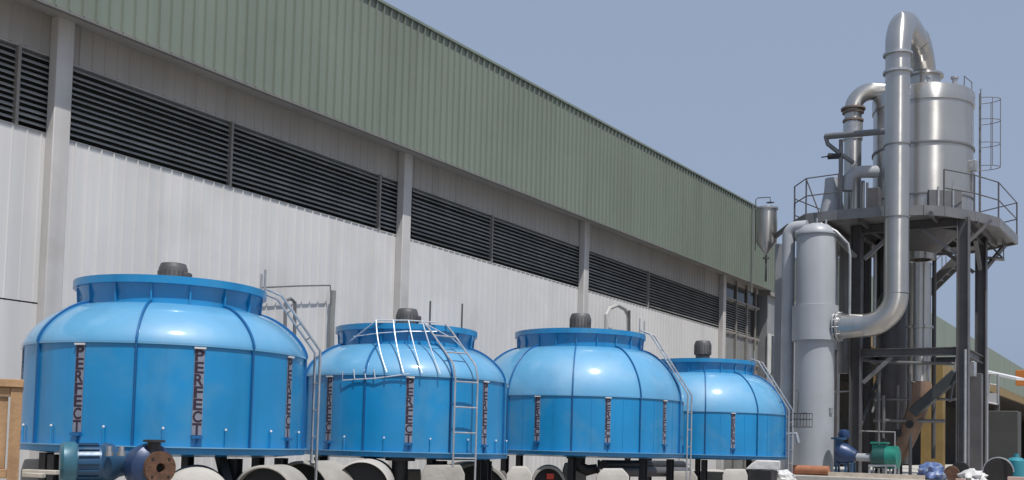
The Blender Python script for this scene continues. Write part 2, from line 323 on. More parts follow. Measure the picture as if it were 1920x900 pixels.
# ------------------------------------------------------------------ cooling towers
def tower_profile(k):
    # (R body, z0 rim, z panel line, neck r, z neck base, z lip bottom, H, lip r)
    if k == 'a': return dict(Rb=1.50, zr=.075, zp=1.11, rn=.975, zn=1.56, zl=1.76, H=1.84, rl=1.04)
    return dict(Rb=1.965, zr=.075, zp=1.05, rn=1.18, zn=1.96, zl=2.19, H=2.28, rl=1.245)
def prof_at(P, z):
    if z <= P['zp']: return P['Rb']
    if z <= P['zn']:
        t = (z-P['zp'])/(P['zn']-P['zp']); return P['rn']+(P['Rb']-P['rn'])*max(0, 1-t**1.5)**(1/1.5)
    return P['rn'] if z <= P['zl'] else P['rl']
def cooling_tower(kind, loc, label, seam0, nseam, view_az, word, ladder_az, ladder_kind, strips, mtop, fine=0, label_gap=None):
    P = tower_profile(kind); rt = thing('cooling_tower', label, 'cooling tower', loc, 'blue cooling towers in a row beside the factory')
    cx, cy, z0 = loc; c = (cx, cy)
    Rb, zr, zp, rn, zn, zl, H, rl = (P[x] for x in ('Rb', 'zr', 'zp', 'rn', 'zn', 'zl', 'H', 'rl'))
    m = MB(); m.lathe([(Rb, zr), (Rb, zp-.01)], (cx, cy, z0), 96); m.build('body', BLUE, rt)
    pe = 2/(1.5 if kind == 'a' else 1.65)
    dome = [(rn+(Rb+.012-rn)*math.cos(R(t))**pe, zp+(zn-zp)*math.sin(R(t))**pe) for t in range(0, 90, 6)]+[(rn, zn)]
    m = MB(); m.lathe([(Rb-.01, zp-.025), (Rb+.02, zp-.025)]+[(Rb+.02, zp)]+dome, (cx, cy, z0), 96); m.build('dome', BLUE_LIT, rt, sharp=50)
    m = MB(); m.lathe([(rn, zn-.02), (rn-.01, (zn+zl)/2), (rn+.02, zl), (rl, zl), (rl, H), (rl-.05, H), (rn-.05, zl-.02), (rn-.05, zn-.2)], (cx, cy, z0), 96); col = m.build('fan_collar', BLUE, rt)
    for k in range(nseam*2):
        az = seam0+k*180./nseam
        m2 = MB(); m2.beam(pol(c, rn+.004, az, z0+zn), pol(c, rn+.018, az, z0+zl-.005), .018, .03, up=(math.cos(R(az)), math.sin(R(az)), 0)); m2.build('stiffener', BLUE, col)
    m = MB(); m.lathe([(Rb-.3, -.03), (Rb+.0, -.0), (Rb+.03, 0), (Rb+.03, zr-.013)], (cx, cy, z0), 96)
    m.lathe([(0, -.05), (Rb-.3, -.03)], (cx, cy, z0), 96); m.build('basin', BLUE, rt)
    m = MB(); m.lathe([(Rb-.01, zr-.012), (Rb+.065, zr-.012), (Rb+.065, zr), (Rb-.01, zr)], (cx, cy, z0), 96); m.build('rim_flange', BLUE_LIT, rt)  # sunlit line along the rim ledge painted in with the paler blue
    # seams: raised flanged ribs following body and dome
    for k in range(nseam):
        az = seam0+k*360./nseam; q = MB(); t = Vector((-math.sin(R(az)), math.cos(R(az)), 0))
        pr = [(Rb, zr)]+[(Rb, zp-.03)]+[(r, z) for r, z in dome]
        for hw, d0, d1, sgn in ((.011, -.01, .028, 0),):
            vs = []
            for i, (r, z) in enumerate(pr):
                if i < 2: nr, nz = 1, 0
                else:
                    j_ = i-2; p0_, p1_ = dome[max(0, j_-1)], dome[min(len(dome)-1, j_+1)]; nx, nzz = p1_[1]-p0_[1], p0_[0]-p1_[0]; l = math.hypot(nx, nzz); nr, nz = nx/l, nzz/l
                for (dd, w) in ((d0, -hw), (d1, -hw), (d1, hw), (d0, hw)):
                    vs.append(pol(c, r+nr*dd, az, z0+z+nz*dd)+t*w)
            n = len(pr); fs = []
            for i in range(n-1):
                for j in range(4): fs.append((i*4+j, i*4+(j+1) % 4, (i+1)*4+(j+1) % 4, (i+1)*4+j))
            fs += [(0, 1, 2, 3), tuple((n-1)*4+j for j in (3, 2, 1, 0))]
            q.add(vs, fs)
        q.build('seam_rib', BLUED, rt, bevel=.004, seg=1)
    if fine:
        q = MB()
        for k in range(nseam):
            for f in (.27, .73):
                az = seam0+(k+f)*360./nseam; q = MB()
                q.box(pol(c, Rb+.001, az, z0+(zr+zp)/2), (.008, .010, zp-zr-.04), R(az))
                q.build('panel_ridge', BLUE, rt)
    # vertical lettering between seams
    for az in strips:
        top = zp-.055; Lh = .86 if kind == 'a' else .76; w = .10 if kind == 'a' else .095
        b = MB(); b.box(pol(c, Rb+.004, az, z0+top-Lh/2), (.006, w, Lh), R(az)); lb = b.build('lettering_strip', STICK, rt)
        mb = MB(); n = len(word); ch = Lh/n
        for i, L_ in enumerate(word):
            vs, fs = text_mesh(L_, 't', INK, None, w*.92, ch*.95, pol(c, Rb+.0085, az, z0+top-ch*(i+.5)), az); mb.add(vs, fs)
        mb.build('letters', INK, lb)
        b = MB(); b.box(pol(c, Rb+.014, az, z0+top+.012), (.03, w*1.15, .018), R(az)); b.build('strip_cap', mat('cap_white', (.6, .6, .62), .4), lb)
        b = MB(); b.box(pol(c, Rb+.02, az, z0+top-Lh-.02), (.045, .11, .03), R(az)); b.beam(pol(c, Rb+.012, az+.5, z0+top-Lh-.03), pol(c, Rb+.012, az, z0+zr), .014, .014); b.build('bracket', BLUED, lb)
    # small white-tipped overflow tubes near the base
    if kind == 'a':
        for k in range(nseam):
            for f in (.24, .76):
                az = seam0+(k+f)*360./nseam
                t = MB(); t.tube([pol(c, Rb+.018, az, z0+zr), pol(c, Rb+.018, az, z0+zr+.17)], .010, 8); tb = t.build('gauge_tube', BLUE, rt)
                t = MB(); t.lathe([(0, .0), (.012, .006), (.013, .016), (.008, .026), (0, .028)], pol(c, Rb+.018, az, z0+zr+.165), 10); t.build('tip', mat('cap_white', (.6, .6, .62)), tb)
    # fan motor, blades, support
    zt_ = z0+mtop-.155
    ms = 1.15 if kind == 'a' else 1.42
    mo = MB(); mo.lathe([(0, -.60), (.115*ms, -.60), (.12*ms, -.19), (.138*ms, -.19), (.138*ms, .09), (.13*ms, .11), (.12*ms, .145), (.07*ms, .155), (.0, .155)], (cx, cy, zt_), 24)
    mo.box((cx+.12*math.cos(R(view_az+75)), cy+.12*math.sin(R(view_az+75)), zt_+.0), (.16, .12, .09), R(view_az+75))
    mt = mo.build('fan_motor', MOTOR, rt, bevel=.006)
    fi = MB()
    for k in range(20):
        az = k*18; fi.box(pol(c, .14*ms, az, zt_-.06), (.016, .006, .24), R(az))
    fi.build('cooling_fins', MOTOR, mt)
    su = MB()
    for az in (view_az+20, view_az+110): su.beam(pol(c, rn-.05, az, z0+zl-.1), pol(c, rn-.05, az+180, z0+zl-.1), .08, .05)
    su.build('motor_support', FRAMEL, rt)
    for k in range(4):
        az = 30+k*90; bl = MB(); rot = Matrix.Rotation(R(az), 3, 'Z') @ Matrix.Rotation(R(22), 3, 'X'); bl.box(pol(c, rn*.5, az, zt_-.5), (rn*.75, .2, .012), rot); bl.build('fan_blade', mat('blade', (.3, .3, .3)), rt)
    # legs
    for k in range(8):
        az = seam0+k*45; l = MB(); l.ibeam(pol(c, Rb-.22, az, 0 if z0 < PZ+.2 and cx < 25.5 else 0), pol(c, Rb-.22, az, z0-.04), .11, .11, .012); l.build('leg', DARKM, rt)
    # ladder
    w2 = .18
    if ladder_kind == 'side':
        az = ladder_az; t = Vector((-math.sin(R(az)), math.cos(R(az)), 0)); ld = MB(); ro = Rb+.16
        path = [pol(c, ro, az, 0.02), pol(c, ro, az, z0+zp+.10), pol(c, rl+.16, az, z0+H-.02), pol(c, rl-.02, az, z0+H+.05)]
        for sgn in (-1, 1):
            ld.tube([p_+t*w2*sgn for p_ in path], .016, 8)
            ld.tube([pol(c, rl-.04, az, z0+H-.05)+t*w2*sgn, pol(c, rl-.04, az, z0+H+.27)+t*w2*sgn], .014, 8)
        lo = ld.build('ladder', GALV, rt)
        rg = MB(); z = .25
        while z < z0+zp+.08:
            rg.tube([pol(c, ro, az, z)-t*w2, pol(c, ro, az, z)+t*w2], .010, 6); z += .315
        for f in (.25, .5, .75):
            p_ = path[1].lerp(path[2], f); rg.tube([p_-t*w2, p_+t*w2], .010, 6)
        rg.build('rungs', GALV, lo)
    else:
        az = ladder_az; t = Vector((-math.sin(R(az)), math.cos(R(az)), 0)); ld = MB(); ro = Rb+.14
        path = [pol(c, ro, az, .02), pol(c, ro, az, z0+zp-.02), pol(c, ro-.06, az, z0+zp+.16), pol(c, rl+.13, az-6, z0+H-.1), pol(c, rl+.02, az-9, z0+H+.02)]
        for sgn in (-1, 1): ld.tube([p_+t*w2*sgn for p_ in path], .014, 8)
        lo = ld.build('ladder', GALV, rt); rg = MB(); z = .25
        while z < z0+zp: rg.tube([pol(c, ro, az, z)-t*w2, pol(c, ro, az, z)+t*w2], .011, 6); z += .342
        for f in (.35, .85): p_ = path[2].lerp(path[3], f); rg.tube([p_-t*w2, p_+t*w2], .012, 6)
        rg.build('rungs', GALV, lo)
        # welded guard lattice lying over the dome
        gr = MB(); V = view_az
        def sp(be, z, off=.06):
            return pol(c, prof_at(P, z)+off, V+be, z0+z)
        def bar(b0, z1_, b1, z2_, r=.009, n=8):
            gr.tube([sp(b0+(b1-b0)*i/n, z1_+(z2_-z1_)*i/n) for i in range(n+1)], r, 6)
        for b0, b1 in ((-23, -9), (-10, -1), (1, 8), (11, 17)):
            pts_ = []
            for i in range(13):
                f = i/12; z = H+.03+(zp-.02-H)*f; rr = rl+.05+(Rb+.03-rl)*f
                if z < zn: rr = max(rr, prof_at(P, z)+.035)
                pts_.append(pol(c, rr, V+b0+(b1-b0)*f, z0+z))
            gr.tube(pts_, .009, 6)
        gr.tube([sp(-52, zn+.04, .03), sp(-40, (zn+zl)/2, .1), sp(-23, H+.03, .03), sp(0, H+.04, .0), sp(22, H+.03, .03)], .009, 6)
        gr.tube([sp(-46, zn+.10, .05), sp(-20, zn+.13, .12), sp(0, zn+.16, .13), sp(22, zn+.18, .13)], .008, 6)
        gr.tube([sp(-33, zp+.02, .05), sp(-33, zp-.10, .04), sp(-15, zp-.07, .04), sp(2, zp-.0, .06)], .009, 6)
        for b0 in (-26, -20, -15): gr.tube([sp(b0, zp-.085, .04), sp(b0-1, zp+.05, .04)], .008, 6)
        gr.tube([sp(14, H, .02), sp(34, (zn+zl)/2, .16), sp(46, zn-.02, .05)], .009, 6)
        gr.build('guard_lattice', mat('pale_rod', (.55, .60, .66), .4, .3), rt)
        for b0, hh in ((18, .33), (50, .35)):
            po = MB(); po.tube([pol(c, rl-.03, V+b0, z0+H-.04), pol(c, rl-.03, V+b0, z0+H+hh)], .014, 6); po.build('handrail_post', FRAME, rt)
    return rt
QT = 9.6
def tpos(u, base): p_ = at_q(u, 830, QT); return (p_.x, QT, E-base)
T1 = (8.15, QT, E-.20); T2 = (12.5, QT, E-.23); T3 = (17.9, QT, E-.19); T4 = (24.15, QT, E-.225)
def vaz(p_): return math.degrees(math.atan2(-p_[1], -p_[0])) % 360
for T in (T1, T2, T3, T4): print('tower', T, vaz(T))
v1, v2, v3, v4 = map(vaz, (T1, T2, T3, T4))
cooling_tower('a', T1, 'nearest and largest looking blue cooling tower, behind the loose pump', v1-12, 8, v1, 'PERFECT', v1+92, 'side', [v1+11+45*k for k in range(-3, 5)], 2.13)
cooling_tower('a', T2, 'blue cooling tower with a pale rod lattice and ladder over its front', v2-20.6, 8, v2, 'PERFECT', v2+30, 'front', [v2+2.5+45*k for k in range(-3, 5)], 2.17)
cooling_tower('b', T3, 'high-domed blue cooling tower, third in the row, motor before a wall column', v3-3, 10, v3, 'PERFECT', v3+73, 'side', [v3+15+36*k for k in range(-4, 6)], 2.69, fine=1)
cooling_tower('b', T4, 'farthest blue cooling tower, standing next to the grey scrubber column', v4+2.5, 10, v4, 'PERFECT', v4+72, 'side', [v4+20.5+72*k for k in range(0, 5)], 2.80, fine=1)
# ------------------------------------------------------------------ evaporator plant
XB, XF_, YR, YL = 33.1, 30.0, 4.67, 7.43          # column grid
TC = (31.3, 5.96)                                  # tank axis
DK = E+6.28                                       # deck underside
pl = thing('steel_platform', 'dark steel frame tower with railed round deck carrying the steel tank', 'platform', (31.5, 6.0, PZ))
for (x, y) in ((XF_, YR), (XF_, YL), (XB, YR), (XB, YL)):
    m = MB(); m.ibeam((x, y, PZ), (x, y, DK), .30, .30, .03, up=(0, 1, 0)); m.box((x, y, PZ+.02), (.45, .45, .04)); m.build('column', FRAME, pl, bevel=.004, seg=1)
m = MB(); m.ibeam((31.6, YL+.1, PZ), (31.6, YL+.1, DK), .2, .2, .02, up=(0, 1, 0)); m.build('column', FRAME, pl)
def hb(a, b, w=.16, h=.22, mt=FRAME, name='beam'):
    m = MB(); m.ibeam(a, b, w, h, .025); m.build(name, mt, pl)
for z in (E+2.72, DK-.13):
    hb((XF_, YR+.15, z), (XF_, YL-.15, z)); hb((XB, YR+.15, z), (XB, YL-.15, z)); hb((XF_+.15, YR, z), (XB-.15, YR, z)); hb((XF_+.15, YL, z), (XB-.15, YL, z))
# knee braces
def br(a, b, w=.10): m = MB(); m.beam(a, b, w, w); m.build('brace', FRAMEL if w > .09 else FRAME, pl)
br((XF_, YR+.2, DK-.95), (XF_, YR+1.05, DK-.25)); br((XF_, YL-.2, DK-.95), (XF_, YL-1.0, DK-.25)); br((XF_, YL-.2, E+1.9), (XF_, YL-.95, E+2.6)); br((XF_+.2, YR, DK-.95), (XF_+1.1, YR, DK-.25))
br((XB-.2, YR, DK-.95), (XB-1.1, YR, DK-.25)); br((XB, YR+.2, DK-1.0), (XB, YR+1.1, DK-.25)); br((XB+.15, YR, DK-1.0), (XB+1.1, YR-.5, DK-.05)); br((XF_, YR-.1, DK-.7), (XF_+.5, YR-.6, DK-.05), .07)
br((XF_-.15, YL, DK-.9), (XF_-1.0, YL+.7, DK-.05)); br((XB, YL-.2, DK-1), (XB, YL-1.1, DK-.25)); br((XF_, YL-.1, PZ+1.2), (XF_+3.1, YL, PZ+3.2), .07)
poly = [(28.75, 8.5), (28.65, 7.6), (28.75, 6.4), (29.0, 5.5), (29.35, 5.05), (30.3, 4.45), (31.4, 4.0), (34.2, 3.86), (35.2, 5.2), (35.1, 7.2), (33.8, 9.0), (31.0, 9.5), (29.5, 9.05)]
m = MB(); m.prism(poly, DK, DK+.05); m.build('deck_plate', mat('deck_grey', (.19, .19, .195), .6, .3, streak=.4), pl)
m = MB()
for i in range(len(poly)):
    a, b = poly[i], poly[(i+1) % len(poly)]; m.beam((*a, DK+.06), (*b, DK+.06), .07, .26)
m.build('edge_beam', FRAMEL, pl)
for k in range(6):
    y = 4.4+k*.9; m = MB(); x1 = 28.9 if y > 5.3 else 30.4; m.beam((x1, y, DK-.07), (34.8 if 4.6 < y < 8.5 else 34, y, DK-.07), .08, .13); m.build('joist', FRAME, pl)
# railing
def rail(pts, ht=1.02, mids=2, mt=FRAME, z=DK+.15, sub=1):
    rl_ = MB()
    for i in range(len(pts)-1):
        a, b = pts[i], pts[i+1]
        for f in ([1.0, .52] if mids == 2 else [1.]): rl_.tube([(*a, z+ht*f), (*b, z+ht*f)], .017, 6)
    o = rl_.build('railing', mt, pl)
    for i in range(len(pts)):
        for k in range(sub if i < len(pts)-1 else 1):
            a = pts[i]; b = pts[min(i+1, len(pts)-1)]; q = (a[0]+(b[0]-a[0])*k/sub, a[1]+(b[1]-a[1])*k/sub)
            p_ = MB(); p_.tube([(*q, z-.1), (*q, z+ht)], .022, 6); p_.build('post', mt, o)
rail([poly[i] for i in (4, 5, 6, 7, 8, 9, 10, 11, 12, 0, 1)], sub=1)
m = MB(); a = (28.62, 8.3); m.tube([(28.75, 8.5, DK+1.15), (28.62, 8.1, DK+.15)], .018, 6); m.build('slack_chain', FRAME, pl)
# lower landing bracket at the right rear
la = thing('access_landing', 'small steel landing hung under the right rear edge of the round deck', 'landing', (34.0, 4.0, DK-1.1))
L0, L1, L2, L3 = at_s(1845, 484, 33.6), at_s(1882, 486, 33.6), at_s(1851, 454, 33.6), at_s(1881, 442, 33.6)
m = MB(); m.beam(L0, L1, .4, .05); m.build('grating', FRAMEL, la)
m = MB(); m.tube([L2, L1], .03, 6); m.tube([L1, L3], .015, 6); m.build('hanger', FRAMEL, la)
# stairs descending behind
st = thing('steel_stair', 'steel stair flight descending under the round deck toward the left', 'stair', (35.5, 6.5, E+3.6))
A_ = at_s(1797, 482, 35.4); B_ = at_s(1705, 572, 35.4); A2 = at_s(1797, 452, 35.4)
for dx in (0, .7):
    m = MB(); m.beam((A_.x+dx, A_.y, A_.z), (B_.x+dx, B_.y, B_.z), .05, .24); m.build('stringer', FRAMEL, st)
    m = MB(); m.tube([(A_.x+dx, A_.y, A_.z+.85), (B_.x+dx, B_.y, B_.z+.85)], .022, 6)
    for f in (.0, .33, .66, 1.): p_ = A_.lerp(B_, f); m.tube([(p_.x+dx, p_.y, p_.z), (p_.x+dx, p_.y, p_.z+.85)], .016, 6)
    m.build('handrail', GALV, st)
for i in range(8):
    p_ = A_.lerp(B_, (i+.5)/8); m = MB(); m.box((p_.x+.35, p_.y, p_.z), (.66, .2, .025)); m.build('tread', FRAMEL, st)
# main tank
c = (TC[0], TC[1], 0); zt0, zt1 = DK+.12, E+10.0
RT = 1.33
tk = thing('steel_tank', 'large brushed steel tank standing on the round deck behind the tall duct', 'tank', (TC[0], TC[1], zt0))
m = MB(); m.lathe([(RT*.97, zt0), (RT, zt0+.02), (RT, zt1)], c, 96); m.build('shell', TANKM, tk)
for z, h, d in ((zt0+.62, .035, .03), (E+8.42, .05, .035), (zt1-.36, .03, .03)):
    m = MB(); m.lathe([(RT-.02, z), (RT+d, z), (RT+d, z+h), (RT-.02, z+h)], c, 96); m.build('hoop', FRAMEL if z < zt1-1 else TANKM, tk)
m = MB(); m.lathe([(RT+.03, zt1-.34), (RT+.035, zt1+.0), (RT-.04, zt1+.07), (RT*.8, zt1+.16), (RT*.5, zt1+.27), (.45, zt1+.34), (0, zt1+.36)], c, 96); m.build('lid', TANKM, tk, sharp=50)
m = MB(); m.lathe([(.47, zt1+.2), (.47, zt1+.62), (.55, zt1+.62), (.55, zt1+.68), (.36, zt1+.68)], c, 48); m.build('top_neck', STEEL, tk)
for (az, r, h, rr) in ((250, .95, .35, .07), (300, 1.05, .28, .10), (150, 1.0, .45, .04), (200, .9, .3, .06)):
    m = MB(); p_ = pol(c, r, az, zt1+.05); m.cyl(p_, p_+Vector((0, 0, h)), rr, n=16); m.cyl(p_+Vector((0, 0, h-.03)), p_+Vector((0, 0, h+.02)), rr*1.5, n=16); m.build('nozzle', GALV, tk)
m = MB(); m.tube([pol(c, 1.1, 268, zt1+.1), pol(c, 1.1, 268, zt1+.5), pol(c, 1.3, 290, zt1+.45), pol(c, 1.3, 290, zt1+.1)], .015, 6); m.build('top_rail', FRAMEL, tk)
m = MB(); m.box(pol(c, RT+.06, 262, E+7.9), (.16, .2, .3), R(262)); m.box(pol(c, RT+.05, 262, E+7.45), (.08, .06, .5), R(262)); m.build('instrument_box', GALV, tk, bevel=.01)
m = MB(); m.box(pol(c, RT+.04, 215, zt0+.36), (.10, .9, .66), R(215)); dr = m.build('drain_box', mat('boxgrey', (.16, .16, .165), .5, .4), tk, bevel=.01)
m = MB()
for a in (207, 223): m.box(pol(c, RT+.11, a, zt0+.4), (.05, .05, .74), R(a))
m.build('upright', GALV, dr)
# fold of the shell flare on the right
m = MB(); m.lathe([(RT+.006, zt0), (RT+.05, zt0), (RT+.05, zt0+.04), (RT+.006, zt0+.04)], c, 96); m.build('foot_ring', FRAMEL, tk)
# underside cone and downcomer
m = MB(); m.lathe([(.35, DK-.7), (RT*.75, DK-.16), (RT*.75, DK-.01)], c, 48); m.build('cone', FRAME, tk)
m = MB(); m.cyl((TC[0], TC[1]+.05, DK-.95), (TC[0], TC[1]+.05, E+2.0), .30, n=32); m.lathe([(.30, 0), (.36, 0), (.36, .06), (.30, .06)], (TC[0], TC[1]+.05, E+3.5), 32); m.lathe([(.30, 0), (.40, 0), (.40, .22), (.30, .22)], (TC[0], TC[1]+.05, DK-.85), 32); m.build('downcomer', STEEL, tk)
# brown discharge elbow at the foot of the downcomer
A_ = Vector((TC[0], TC[1]+.05, E+2.0)); B_ = at_s(1690, 862, TC[0]-.6)
pts = [A_]+[at_s(u, v, TC[0]) for u, v in ((1727, 722), (1724, 750), (1717, 778), (1707, 805), (1697, 830), (1687, 850), (1678, 862))]
m = MB(); m.tube(pts, [.29, .29, .29, .28, .26, .24, .21, .18], 24); m.build('discharge_bend', BROWN, label='rust brown bent duct sweeping down to the green blower', cat='duct')
# caged ladder on the tank's right
lc = thing('caged_ladder', 'thin caged ladder on the right side of the steel tank', 'ladder', (TC[0]+.3, TC[1]-RT-.1, DK))
az = 282; t = Vector((-math.sin(R(az)), math.cos(R(az)), 0)); m = MB()
for sg in (-1, 1): m.tube([pol(c, RT+.16, az, DK+.1)+t*.2*sg, pol(c, RT+.16, az, zt1+.12)+t*.2*sg], .018, 6)
m.build('stile', FRAMEL, lc)
m = MB(); z = DK+.4
while z < zt1+.1: m.tube([pol(c, RT+.16, az, z)-t*.2, pol(c, RT+.16, az, z)+t*.2], .01, 5); z += .3
m.build('rungs', FRAMEL, lc)
m = MB(); hoops = [E+7.95, E+8.6, E+9.25, E+9.85]
for z in hoops:
    m.tube([pol(c, RT+.16, az, z)+t*.3*math.cos(R(a))+Vector((math.cos(R(az)), math.sin(R(az)), 0))*(.52*math.sin(R(a))) for a in range(0, 181, 15)], .012, 5)
for a in (35, 90, 145):
    b_ = t*.3*math.cos(R(a))+Vector((math.cos(R(az)), math.sin(R(az)), 0))*(.52*math.sin(R(a))); m.tube([pol(c, RT+.16, az, hoops[0])+b_, pol(c, RT+.16, az, hoops[-1])+b_], .012, 5)
m.build('cage', FRAMEL, lc)
# tall duct with U bend into the tank
DX, DY = 28.0, 5.95
dc = thing('tall_duct', 'tall shiny steel duct with a bend over the top of the tank', 'duct', (DX, DY, E+2.9))
rD = .305; zE = E+3.25; RBt = .78
def vcyl(z0, z1, r=rD): return MB().cyl((DX, DY, z0), (DX, DY, z1), r, n=48)
secs = [zE+RBt, E+5.98, E+7.85, E+9.75, E+10.22]
for a, b in zip(secs[:-1], secs[1:]): vcyl(a+.005, b-.005).build('duct_section', STEEL, dc)
for z in secs[1:]:
    m = MB(); big = z > E+9.5; w_ = .06 if big else .028
    m.lathe([(rD-.01, z-w_/2), (rD+(.06 if big else .025), z-w_/2), (rD+(.06 if big else .025), z+w_/2), (rD-.01, z+w_/2)], (DX, DY, 0), 48); m.build('flange', GALV if big else FRAMEL, dc)
pb = arc((DX, DY+RBt, zE+RBt), RBt, 180, 270, (0, 1, 0), (0, 0, 1), 12)
m = MB(); m.tube(pb, rD, 48); m.build('lower_elbow', STEEL, dc)
m = MB(); m.tube([(DX, DY+RBt-.01, zE), (DX, 7.5, zE)], rD, 48); m.build('horizontal_run', STEEL, dc)
for y in (7.36, 7.44):
    m = MB(); m.lathe([(rD, 0), (rD+.09, 0), (rD+.09, .04), (rD, .04)], (DX, y, zE), 40, axis=(0, 1, 0)); fl = m.build('end_flange', GALV, dc)
for k in range(12):
    a = k*30+8; m = MB(); m.tube([(DX+(rD+.055)*math.cos(R(a)), 7.28, zE+(rD+.055)*math.sin(R(a))), (DX+(rD+.055)*math.cos(R(a)), 7.52, zE+(rD+.055)*math.sin(R(a)))], .016, 6); m.build('bolt', GALV, fl)
Rb2 = 1.15; xA, xB = DX+Rb2, TC[0]-Rb2
up = arc((xA, DY, secs[-1]), Rb2, 180, 90, (1, 0, 0), (0, 0, 1), 14)
m = MB(); m.tube(up, [rD+.02*min(1, i/3) for i in range(len(up))], 48); m.build('upper_elbow', STEEL, dc)
m = MB(); m.tube([up[-1], (xB, DY-.02, up[-1].z-.02)], rD+.02, 48); m.build('bridge', STEEL, dc)
dn = arc((xB, DY-.03, secs[-1]), Rb2-.02, 90, 0, (1, 0, 0), (0, 0, 1), 5)+[Vector((TC[0], TC[1], zt1+.66))]
m = MB(); m.tube(dn, rD+.03, 48); m.build('down_elbow', STEEL, dc, sharp=12)
# secondary vessel group on the left of the deck
def dpt(u, v, s): return at_s(u, v, s)
g1 = thing('vent_pipe', 'steel pipe with flanged joint and bend into left side of the tank', 'pipe', dpt(1598, 390, 30.6))
a = dpt(1598, 388, 30.6); b = dpt(1601, 205, 30.6); r_ = .24
m = MB(); m.cyl((a.x, a.y, DK+.05), (a.x, a.y, b.z), r_, n=32); m.build('stack', STEEL, g1)
tgt = Vector((TC[0], TC[1], E+9.72))
m = MB(); dirn = Vector((tgt.x-a.x, tgt.y-a.y, 0)).normalized()
m.tube(arc((a.x+dirn.x*.5, a.y+dirn.y*.5, b.z), .5, 180, 90, dirn, (0, 0, 1), 10)+[Vector((a.x, a.y, b.z+.5))+dirn*1.1], r_, 32); m.build('bend', STEEL, g1)
for z, rr in ((b.z-.02, .34), (b.z-.12, .30), (b.z-.36, .29)):
    m = MB(); m.lathe([(r_-.01, 0), (rr, 0), (rr, .05), (r_-.01, .05)], (a.x, a.y, z), 32); m.build('flange', mat('rusty_flange', (.22, .17, .15), .7, .3), g1)
m = MB(); m.cyl((a.x, a.y, b.z-.9), (a.x, a.y, b.z-.42), .27, n=32); m.build('sleeve', GALV, g1)
# conical hopper
p_ = dpt(1560, 388, 29.8)
m = MB(); m.lathe([(.42, DK+.06), (.36, DK+.3), (.22, DK+1.0), (.20, DK+1.35), (0, DK+1.36)], (p_.x, p_.y, 0), 32); m.build('steel_cone', GPAINT, label='pale grey cone vessel at the left end of the round deck', cat='vessel')
# grey support arm (beam with brace and post)
sa = thing('pipe_support', 'grey curved support arm reaching left from the tall duct above the deck', 'bracket', dpt(1577, 388, 29.4))
A_ = dpt(1548, 256, 29.4); B_ = dpt(1662, 246, 28.9); C_ = dpt(1600, 300, 29.4); Dp = dpt(1577, 262, 29.4); Df = dpt(1575, 388, 29.4)
m = MB(); m.tube([A_, B_], .085, 10); m.build('arm', FRAMEL, sa)
m = MB(); m.tube([A_+Vector((0, 0, .0)), dpt(1552, 270, 29.4), dpt(1575, 288, 29.4), dpt(1600, 305, 29.4)], .06, 10); m.build('curved_stay', FRAMEL, sa)
m = MB(); m.tube([Dp, (Dp.x, Dp.y, DK+.1)], .06, 10); m.build('post', FRAMEL, sa)
vv = thing('hand_valve', 'dark hand valve sticking out left below the grey arm', 'valve', dpt(1562, 300, 29.4))
m = MB(); a = dpt(1578, 293, 29.4); b = dpt(1553, 293, 29.4); m.cyl(a, b, .07, .09, 12); m.build('body', DARKM, vv)
m = MB(); m.tube([b, dpt(1540, 295, 29.4)], .018, 6); m.build('handle', DARKM, vv)
# transfer elbow low on the deck
pts = [dpt(1588, 358, 29.6), dpt(1590, 335, 29.6), dpt(1602, 324, 29.7), dpt(1620, 322, 29.9), dpt(1642, 322, 30.2)]
m = MB(); m.tube(pts, .17, 24); m.build('short_elbow_duct', GPAINT, label='short thick grey elbow duct just above the deck left of the tank', cat='duct')
for u, r_ in ((1618, .05), (1626, .035)):
    a = dpt(u, 388, 29.8); m = MB(); m.tube([(a.x, a.y, DK+.06), (a.x, a.y, DK+1.0+r_*4)], r_, 10); m.build('deck_pipe', FRAMEL, label='%s of two upright grey pipes on the deck left of the tall duct' % ('thicker' if r_ > .04 else 'thinner'), cat='pipe')
a = dpt(1640, 370, 29.3); m = MB(); m.box((a.x, a.y, DK+.45), (.35, .3, .75)); m.build('control_cabinet', FRAME, bevel=.01, label='dark cabinet on the deck left of the tall duct foot', cat='cabinet')
# scrubber column
SX, SY = 28.0, 8.0
sc_ = thing('scrubber', 'pale grey scrubber column with wide collar band and domed top', 'scrubber', (SX, SY, PZ))
m = MB(); m.lathe([(.50, PZ), (.50, E+2.95)], (SX, SY, 0), 64); m.build('lower_shell', GPAINT, sc_)
m = MB(); m.lathe([(.49, E+2.87), (.595, E+2.88), (.595, E+3.80), (.49, E+3.82)], (SX, SY, 0), 64); m.build('collar', GPAINT, sc_)
m = MB(); m.lathe([(.505, E+3.80), (.505, E+5.72), (.46, E+5.84), (.33, E+5.95), (.15, E+6.01), (0, E+6.02)], (SX, SY, 0), 64); m.build('upper_shell', GPAINT, sc_, sharp=60)
m = MB(); m.lathe([(.50, 0), (.545, 0), (.545, .035), (.50, .035)], (SX, SY, E+5.68), 64); m.build('rim', GPAINT, sc_)
for az, r in ((200, .2), (280, .25)):
    m = MB(); p_ = pol((SX, SY), r, az, E+5.95); m.cyl(p_, p_+Vector((0, 0, .16)), .03, n=10); m.build('nozzle', GALV, sc_)
m = MB(); m.box(pol((SX, SY), .52, 250, E+1.05), (.05, .12, .14), R(250)); m.build('name_plate', GALV, sc_)
m = MB(); rr_ = []
a = dpt(1525, 418, SX-.1)
m.tube([pol((SX, SY), .2, 230, E+5.98), pol((SX, SY), .55, 262, E+5.75), pol((SX, SY), .85, 268, E+5.4), pol((SX, SY), .9, 268, E+5.1), pol((SX, SY), .9, 268, E+3.2)], .035, 8); m.build('drain_pipe', GALV, sc_)
